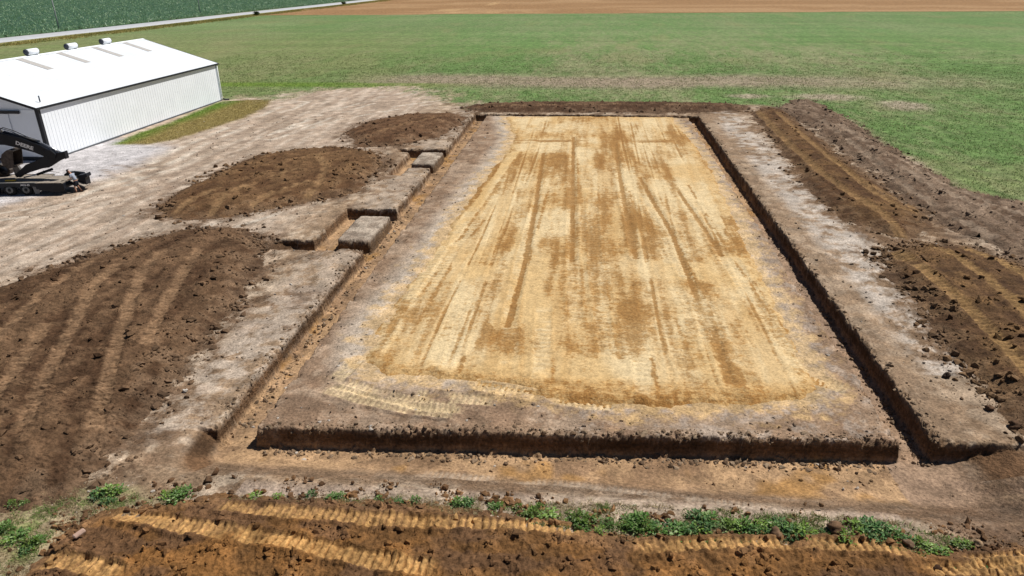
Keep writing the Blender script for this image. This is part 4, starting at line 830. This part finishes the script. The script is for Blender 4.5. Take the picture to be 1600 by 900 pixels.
def skin_obj(name, verts, edges, radii, m, parent, root=0, sub=2):
    me = bpy.data.meshes.new(name); me.from_pydata(verts, edges, []); me.update()
    o = bpy.data.objects.new(name, me); COL.objects.link(o); md = o.modifiers.new('s', 'SKIN'); md.use_smooth_shade = True
    for i, r in enumerate(radii):
        r = r if isinstance(r, tuple) else (r, r); me.skin_vertices[0].data[i].radius = r; me.skin_vertices[0].data[i].use_root = (i == root)
    sb_ = o.modifiers.new('u', 'SUBSURF'); sb_.levels = sub; sb_.render_levels = sub
    bpy.context.view_layer.update(); me2 = bpy.data.meshes.new_from_object(o.evaluated_get(bpy.context.evaluated_depsgraph_get())); bpy.data.objects.remove(o)
    me2.materials.clear(); me2.name = name; return link(name, me2, parent, [m])
def person():
    M_SK = mat('skin', (.48, .27, .19), .6); M_SH = mat('grey_blue_shirt', (.30, .33, .40), .9, 0, .1, .12, 9); M_NV = mat('navy_shorts', (.015, .018, .03), .9); M_CAP = mat('grey_cap', (.16, .15, .16), .9); M_BOOT = mat('brown_boots', (.20, .10, .055), .8)
    fx, fy = px(121, 300.8); R = empty('person', (fx, fy, .0)); tag(R, 'man in grey shirt, dark shorts and cap bending over the trailer end', 'person')
    V = [(.10, 0, .96), (.06, 0, 1.10), (.0, 0, 1.26), (-.07, 0, 1.42), (-.13, 0, 1.52), (-.19, 0, 1.60), (-.245, 0, 1.68), (-.27, 0, 1.79)]
    r = [(.15, .13), (.14, .115), (.15, .12), (.15, .11), .06, .062, (.082, .098), (.06, .075)]; E = [(i, i + 1) for i in range(7)]
    def add(p, rad, to): V.append(p); r.append(rad); E.append((to, len(V) - 1)); return len(V) - 1
    n_ = add((-.335, 0, 1.665), .018, 6); add((-.345, 0, 1.65), .012, n_)
    for sgn, kx, ax in ((-1, -.02, .02), (1, .13, .34)):
        h = add((.09, sgn * .10, .88), .095, 0); k = add((kx, sgn * .11, .50), .062, h); c = add((kx + (ax - kx) * .4, sgn * .11, .34), .058, k); a = add((ax, sgn * .11, .09), .04, c); f = add((ax - .07, sgn * .115, .05), .042, a); add((ax - .2, sgn * .125, .035), .03, f)
        s_ = add((-.08, sgn * .19, 1.42), .07, 3); e = add((-.10, sgn * .25, 1.16), .046, s_); w_ = add((-.33, sgn * .19, 1.08), .032, e); p = add((-.41, sgn * .175, 1.06), (.042, .024), w_)
        for j, (dy, ln) in enumerate(((-.033, .075), (-.011, .09), (.011, .085), (.033, .065))):
            q = add((-.41 - ln * .55, sgn * .175 + dy, 1.045), .0095, p); add((-.41 - ln, sgn * .175 + dy, 1.005), .008, q)
        q = add((-.395, sgn * .175 - sgn * .045, 1.035), .011, w_); add((-.43, sgn * .175 - sgn * .06, 1.0), .009, q)
    skin_obj('body', V, E, r, M_SK, R)
    SV = [(.10, 0, .98), (.06, 0, 1.10), (.0, 0, 1.26), (-.07, 0, 1.42), (-.115, 0, 1.50)]; SE = [(0, 1), (1, 2), (2, 3), (3, 4)]; SR_ = [(.19, .165), (.18, .155), (.18, .15), (.18, .14), (.09, .08)]
    for sgn in (-1, 1):
        SV += [(-.08, sgn * .2, 1.43), (-.095, sgn * .245, 1.24)]; SE += [(3, len(SV) - 2), (len(SV) - 2, len(SV) - 1)]; SR_ += [.095, .078]
    skin_obj('shirt', SV, SE, SR_, M_SH, R)
    SV = [(.10, 0, 1.0), (.10, 0, .92)]; SE = [(0, 1)]; SR_ = [(.175, .15), (.18, .16)]
    for sgn, kx in ((-1, .01), (1, .12)):
        SV += [(.09, sgn * .10, .86), (kx, sgn * .115, .53)]; SE += [(1, len(SV) - 2), (len(SV) - 2, len(SV) - 1)]; SR_ += [.125, .105]
    skin_obj('shorts', SV, SE, SR_, M_NV, R)
    for sgn, ax in ((-1, .02), (1, .34)): skin_obj('boot', [(ax + .01, sgn * .11, .17), (ax, sgn * .11, .06), (ax - .1, sgn * .115, .05), (ax - .22, sgn * .12, .04)], [(0, 1), (1, 2), (2, 3)], [.055, .058, .052, .04], M_BOOT, R, 1)
    skin_obj('cap', [(-.255, 0, 1.745), (-.275, 0, 1.82), (-.39, 0, 1.735)], [(0, 1), (0, 2)], [(.11, .115), (.07, .08), (.06, .02)], M_CAP, R)
    for sgn in (-1, 1): skin_obj('ear', [(-.235, sgn * .078, 1.69), (-.235, sgn * .095, 1.66)], [(0, 1)], [.022, .018], M_SK, R, 0, 1)
person()

# ------------------------------------------------------------------ weeds in the foreground
def weed_mesh(seed, R_, Hh, nl):
    r = np.random.default_rng(seed); V, Fc, Cc = [], [], []
    for i in range(nl):
        rad = R_ * r.random() ** .6 * (1 + .35 * math.sin(i * 2.4 + seed)); a = r.uniform(0, 2 * math.pi); x, y = rad * math.cos(a), rad * math.sin(a); z = Hh * (1 - (rad / R_) ** 2 * .7) * r.uniform(.15, 1.0)
        L_ = r.uniform(.07, .17); w_ = L_ * r.uniform(.18, .34); b = a + r.normal(0, 1.1); up = r.uniform(-.2, 1.1)
        d = np.array([math.cos(b), math.sin(b), up]); s_ = np.array([-math.sin(b), math.cos(b), r.normal(0, .3)]); o = np.array([x, y, z]); n0 = len(V)
        V += [o, o + d * L_ * .5 + s_ * w_ + [0, 0, .012], o + d * L_ - [0, 0, L_ * .25], o + d * L_ * .5 - s_ * w_ + [0, 0, .012]]
        Fc.append((n0, n0 + 1, n0 + 2, n0 + 3)); k = r.uniform(.6, 1.25) * (1, .85, 1.1, .95, 1.2, .8)[seed % 6]; base = (C(116, 160, 78), C(134, 166, 74), C(108, 150, 90))[seed % 3] if r.random() < .75 else C(172, 196, 130)
        Cc += [base * k] * 4
    return mesh_np('foliage', np.array(V), np.array(Fc), False, np.array(Cc))
def weed_stems(seed, R_, Hh):
    r = np.random.default_rng(seed); V, Fc = [], []
    for i in range(9):
        a = r.uniform(0, 2 * math.pi); k = r.uniform(.2, .75) * R_; v, f = tube_vf([(0, 0, -.03), (k * .5 * math.cos(a), k * .5 * math.sin(a), Hh * .5), (k * math.cos(a), k * math.sin(a), Hh * .85)], .008, 4, len(V)); V += v; Fc += f
    me = bpy.data.meshes.new('stems'); me.from_pydata(V, [], Fc); return me
M_STEM = mat('weed_stem', tuple(C(120, 140, 70)), .7)
WV = []
for i in range(6):
    a, b = weed_mesh(900 + i, .30, .30, (60, 90, 110, 130, 75, 100)[i]), weed_stems(900 + i, .3, .3); a.materials.append(M_LEAF); b.materials.append(M_STEM); WV.append((a, b))
random.seed(3)
def weed(x, y, sz, label, group):
    gx, gy = px(x, y); t, s = w2ts(gx, gy); z = float(ground_z(np.array([t]), np.array([s]))[0]); i = random.randrange(6)
    r = empty('weed_plant', (gx, gy, z), random.uniform(0, 6.28)); k = sz / .30; r.scale = (k * random.uniform(.85, 1.15), k, k * random.uniform(.5, 1.0)); tag(r, label, 'weed', group)
    link('foliage', WV[i][0], r); link('stems', WV[i][1], r)
GW = 'green weeds along the clay spread'
PATCH = [
 ('low green weed at the left edge below the big brown heap', [(22, 790, .22), (38, 786, .18)]),
 ('green weed in the wide patch at the bottom left corner', [(8, 828, .24), (28, 842, .28), (48, 852, .28), (62, 846, .2), (14, 850, .2), (40, 862, .18)]),
 ('green weed in the patch between the brown heap and the clay spread', [(155, 776, .26), (172, 772, .3), (186, 769, .24), (168, 786, .22)]),
 ('green weed in the pair left of the large dark clod', [(262, 776, .22), (276, 782, .25), (292, 772, .24), (280, 768, .2)]),
 ('small green weed right of the large dark clod, first in the line', [(400, 776, .2)]),
 ('small green weed second in the line right of the dark clod', [(434, 778, .18)]),
 ('small green weed third in the line right of the dark clod', [(487, 774, .17)]),
 ('small green weed fourth in the line, wider than its neighbours', [(520, 778, .2), (532, 776, .16)]),
 ('tiny green weed at the clay edge below the middle of the near trench', [(592, 781, .15), (624, 784, .14), (650, 783, .17)]),
 ('green weed standing alone left of the dense weed row', [(716, 788, .22), (730, 787, .2), (772, 792, .18), (785, 792, .14)]),
 ('leafy green weed in the big bush just right of the dense row', [(1335, 826, .28), (1355, 824, .34), (1375, 830, .34), (1395, 836, .3), (1350, 840, .28), (1372, 845, .26), (1340, 836, .24)]),
 ('green weed in the trailing patch at the right end of the row', [(1418, 846, .2), (1436, 852, .28), (1450, 858, .26), (1466, 864, .22), (1476, 862, .18)]),
 ('small green weed standing alone right of all others', [(1498, 850, .24), (1510, 853, .2)]),
 ('small green weed at the bottom edge near the right corner', [(1496, 898, .2), (1545, 900, .2)])]
for lb, L_ in PATCH:
    for x, y, sz in L_: weed(x, y, sz, lb, GW)
row = [(812 + i * 11.3 + random.uniform(-4, 4), 800 + i * .62 + random.uniform(-7, 9) + (12 if i > 8 else 0) * random.random(), random.choice((.11, .16, .2, .26, .3))) for i in range(46) if i not in (5, 6, 30, 41)]
row += [(905 + i * 17 + random.uniform(-5, 5), 822 + random.uniform(-2, 12), random.choice((.14, .2, .26, .3))) for i in range(21) if i % 5 != 3]
for x, y, sz in row:
    part = 'at the left end of the dense row' if x < 920 else 'left of the middle of the dense row' if x < 1060 else 'right of the middle of the dense row' if x < 1195 else 'between the two soil lumps of the dense row'
    size = 'large spreading' if sz > .27 else 'middling leafy' if sz > .18 else 'small low'
    weed(x, y, sz, size + ' green weed ' + part, GW)

# ------------------------------------------------------------------ single clods and stones that stand out
def clod(x, y, sz, col, label, name='soil_clod', cat='clod', squash=.75, seed=0):
    r = np.random.default_rng(seed + int(x * 7 + y)); bm = bmesh.new(); bmesh.ops.create_icosphere(bm, subdivisions=3, radius=1)
    V = np.array([v.co[:] for v in bm.verts]); fa = np.array([[v.index for v in f.verts] for f in bm.faces]); bm.free(); o = r.uniform(0, 50)
    k = 1 + 1.3 * (fbm(V[:, 0] * 1.3 + o, V[:, 1] * 1.3 + V[:, 2] * 1.9, 5, 4) - .5) + .6 * (fbm(V[:, 0] * 5 + o, V[:, 1] * 5 + V[:, 2] * 4, 6, 3) - .5)
    V = V * k[:, None] * sz * np.array([r.uniform(.9, 1.25), r.uniform(.8, 1.1), squash]); gx, gy = px(x, y); t, s = w2ts(gx, gy)
    z = float(ground_z(np.array([t]), np.array([s]))[0]); me = mesh_np(name, V, fa, True, np.tile(col, (len(V), 1)) * (.75 + .5 * fbm(V[:, 0] * 9 / sz, V[:, 1] * 9 / sz, 8, 3))[:, None], np.full(len(V), 1.0))
    ob = link(name, me, None, [M_CLOD]); ob.location = (gx, gy, z + sz * squash * .55); tag(ob, label, cat, 'single clods and stones'); return ob
DK = C(106, 82, 62)
clod(325, 752, .14, DK, 'large dark soil clod lying alone in front of the left trench end')
clod(362, 770, .09, DK, 'small dark clod at the clay edge below the large dark one')
clod(1352, 396, .17, C(96, 76, 58), 'dark clod on pale soil beside the right heap, left of a pair')
clod(1365, 398, .16, C(96, 76, 58), 'dark clod on pale soil beside the right heap, right of a pair')
clod(1478, 590, .17, C(82, 66, 56), 'dark clod fallen off the right heap toward the right trench')
clod(1585, 668, .2, C(104, 80, 62), 'big dark clod at the right edge above the corner')
clod(1546, 641, .14, C(104, 80, 62), 'dark clod left of the big one at the right edge')
clod(290, 612, .10, C(214, 204, 192), 'small white stone on the bank beside the brown heap', 'stone', 'stone')
clod(1212, 838, .18, C(136, 108, 84), 'brown soil lump standing among the dense weeds')
clod(1303, 830, .22, C(118, 92, 70), 'dark soil lump between the dense weed row and the big weed bush')
clod(1420, 853, .16, C(128, 104, 84), 'brown clod at the right end of the weed row')
clod(1462, 894, .17, C(70, 50, 36), 'dark round clod near the bottom right corner')
clod(1528, 851, .12, C(180, 150, 118), 'pale clod right of the last weed')
clod(247, 264 + 78, .2, C(86, 64, 46), 'dark clod at the left tip of the oval heap')
clod(337, 262, .2, C(86, 64, 46), 'dark clod lying off the oval heap toward the barn')
def slab():
    gx, gy = px(128, 847); ob = boxes('stone_slab', mat('pinkish_stone', tuple(C(196, 164, 146)), .9, 0, .2, .15, 12), None, [(-.17, .17, -.085, .085, -.05, .05)], bevel=.03)
    ob.location = (gx, gy, .33); ob.rotation_euler = (.15, -.1, 1.0); tag(ob, 'flat pinkish stone slab lying on the clay spread', 'stone', 'single clods and stones')
slab()

def cut_lumps():
    n = 5200; k = rng.integers(0, 6, n); u = rng.random(n); o = rng.normal(0, .16, n); o2 = np.abs(rng.normal(0, .22, n))
    T = np.where(k < 2, -11.6 + 23 * u, np.where(k == 2, -13.45 - .1 + o, np.where(k == 3, 12.75 + o, np.where(k == 4, -13.2 + o2, 12.5 - o2)))); sl = 22 + 62 * u ** 1.6
    S = np.where(k == 0, near_s(T) + .12 + o, np.where(k == 1, near_s(T) - .25 - o2, sl))
    z = ground_z(T, S) - DEPTH * trench_depth(T, S); d = trench_depth(T, S); ok = (d < .35) | (d > .93); T, S, z = T[ok], S[ok], z[ok]
    size = np.clip(.022 * (1 - rng.random(len(T))) ** -.5, .022, .10); cc = mixc(np.tile(C(118, 94, 73), (len(T), 1)), C(160, 138, 114), rng.random(len(T))) * rng.uniform(.75, 1.15, (len(T), 1))
    o = link('fallen_lumps', scatter_mesh('fallen_lumps', to_w(T, S, z), size, cc), None, [M_CLOD]); tag(o, 'lumps of soil crumbled off along the trench edges', 'lumps', kind='stuff')
cut_lumps()

# ------------------------------------------------------------------ small stones and crumbs lying all over the bare ground
def crumbs():
    T, S = sample(110000, -45, 30, 14, 84, -1.0); k = (np.abs(T + S * .11) < S * .78 + 3); T, S = T[k], S[k]
    sdS = polysd(T, S, SAND); g = polysd(T, S, GRASS); d = trench_depth(T, S); ok = (sdS > .3) & (g > .5) & ((d < .02) | (d > .97)) & (fbm(T * .6, S * .6, 44, 3) > rng.uniform(.3, .62, len(T))); T, S, d = T[ok], S[ok], d[ok]
    n = min(len(T), 15000); T, S, d = T[:n], S[:n], d[:n]; z, col, _, _, _ = ground(T, S)
    size = np.clip(.013 * (1 - rng.random(n)) ** -.5, .013, .075) * (.7 + .3 * S / 25)
    cc = col * rng.uniform(.5, 1.1, (n, 1)); cc = mixc(cc, C(206, 196, 184), (rng.random(n) < .12) * .8)
    o = link('loose_crumbs', scatter_mesh('loose_crumbs', to_w(T, S, z), size, cc), None, [M_CLOD]); tag(o, 'small crumbs of soil and stones strewn over the bare ground', 'crumbs', kind='stuff')
crumbs()
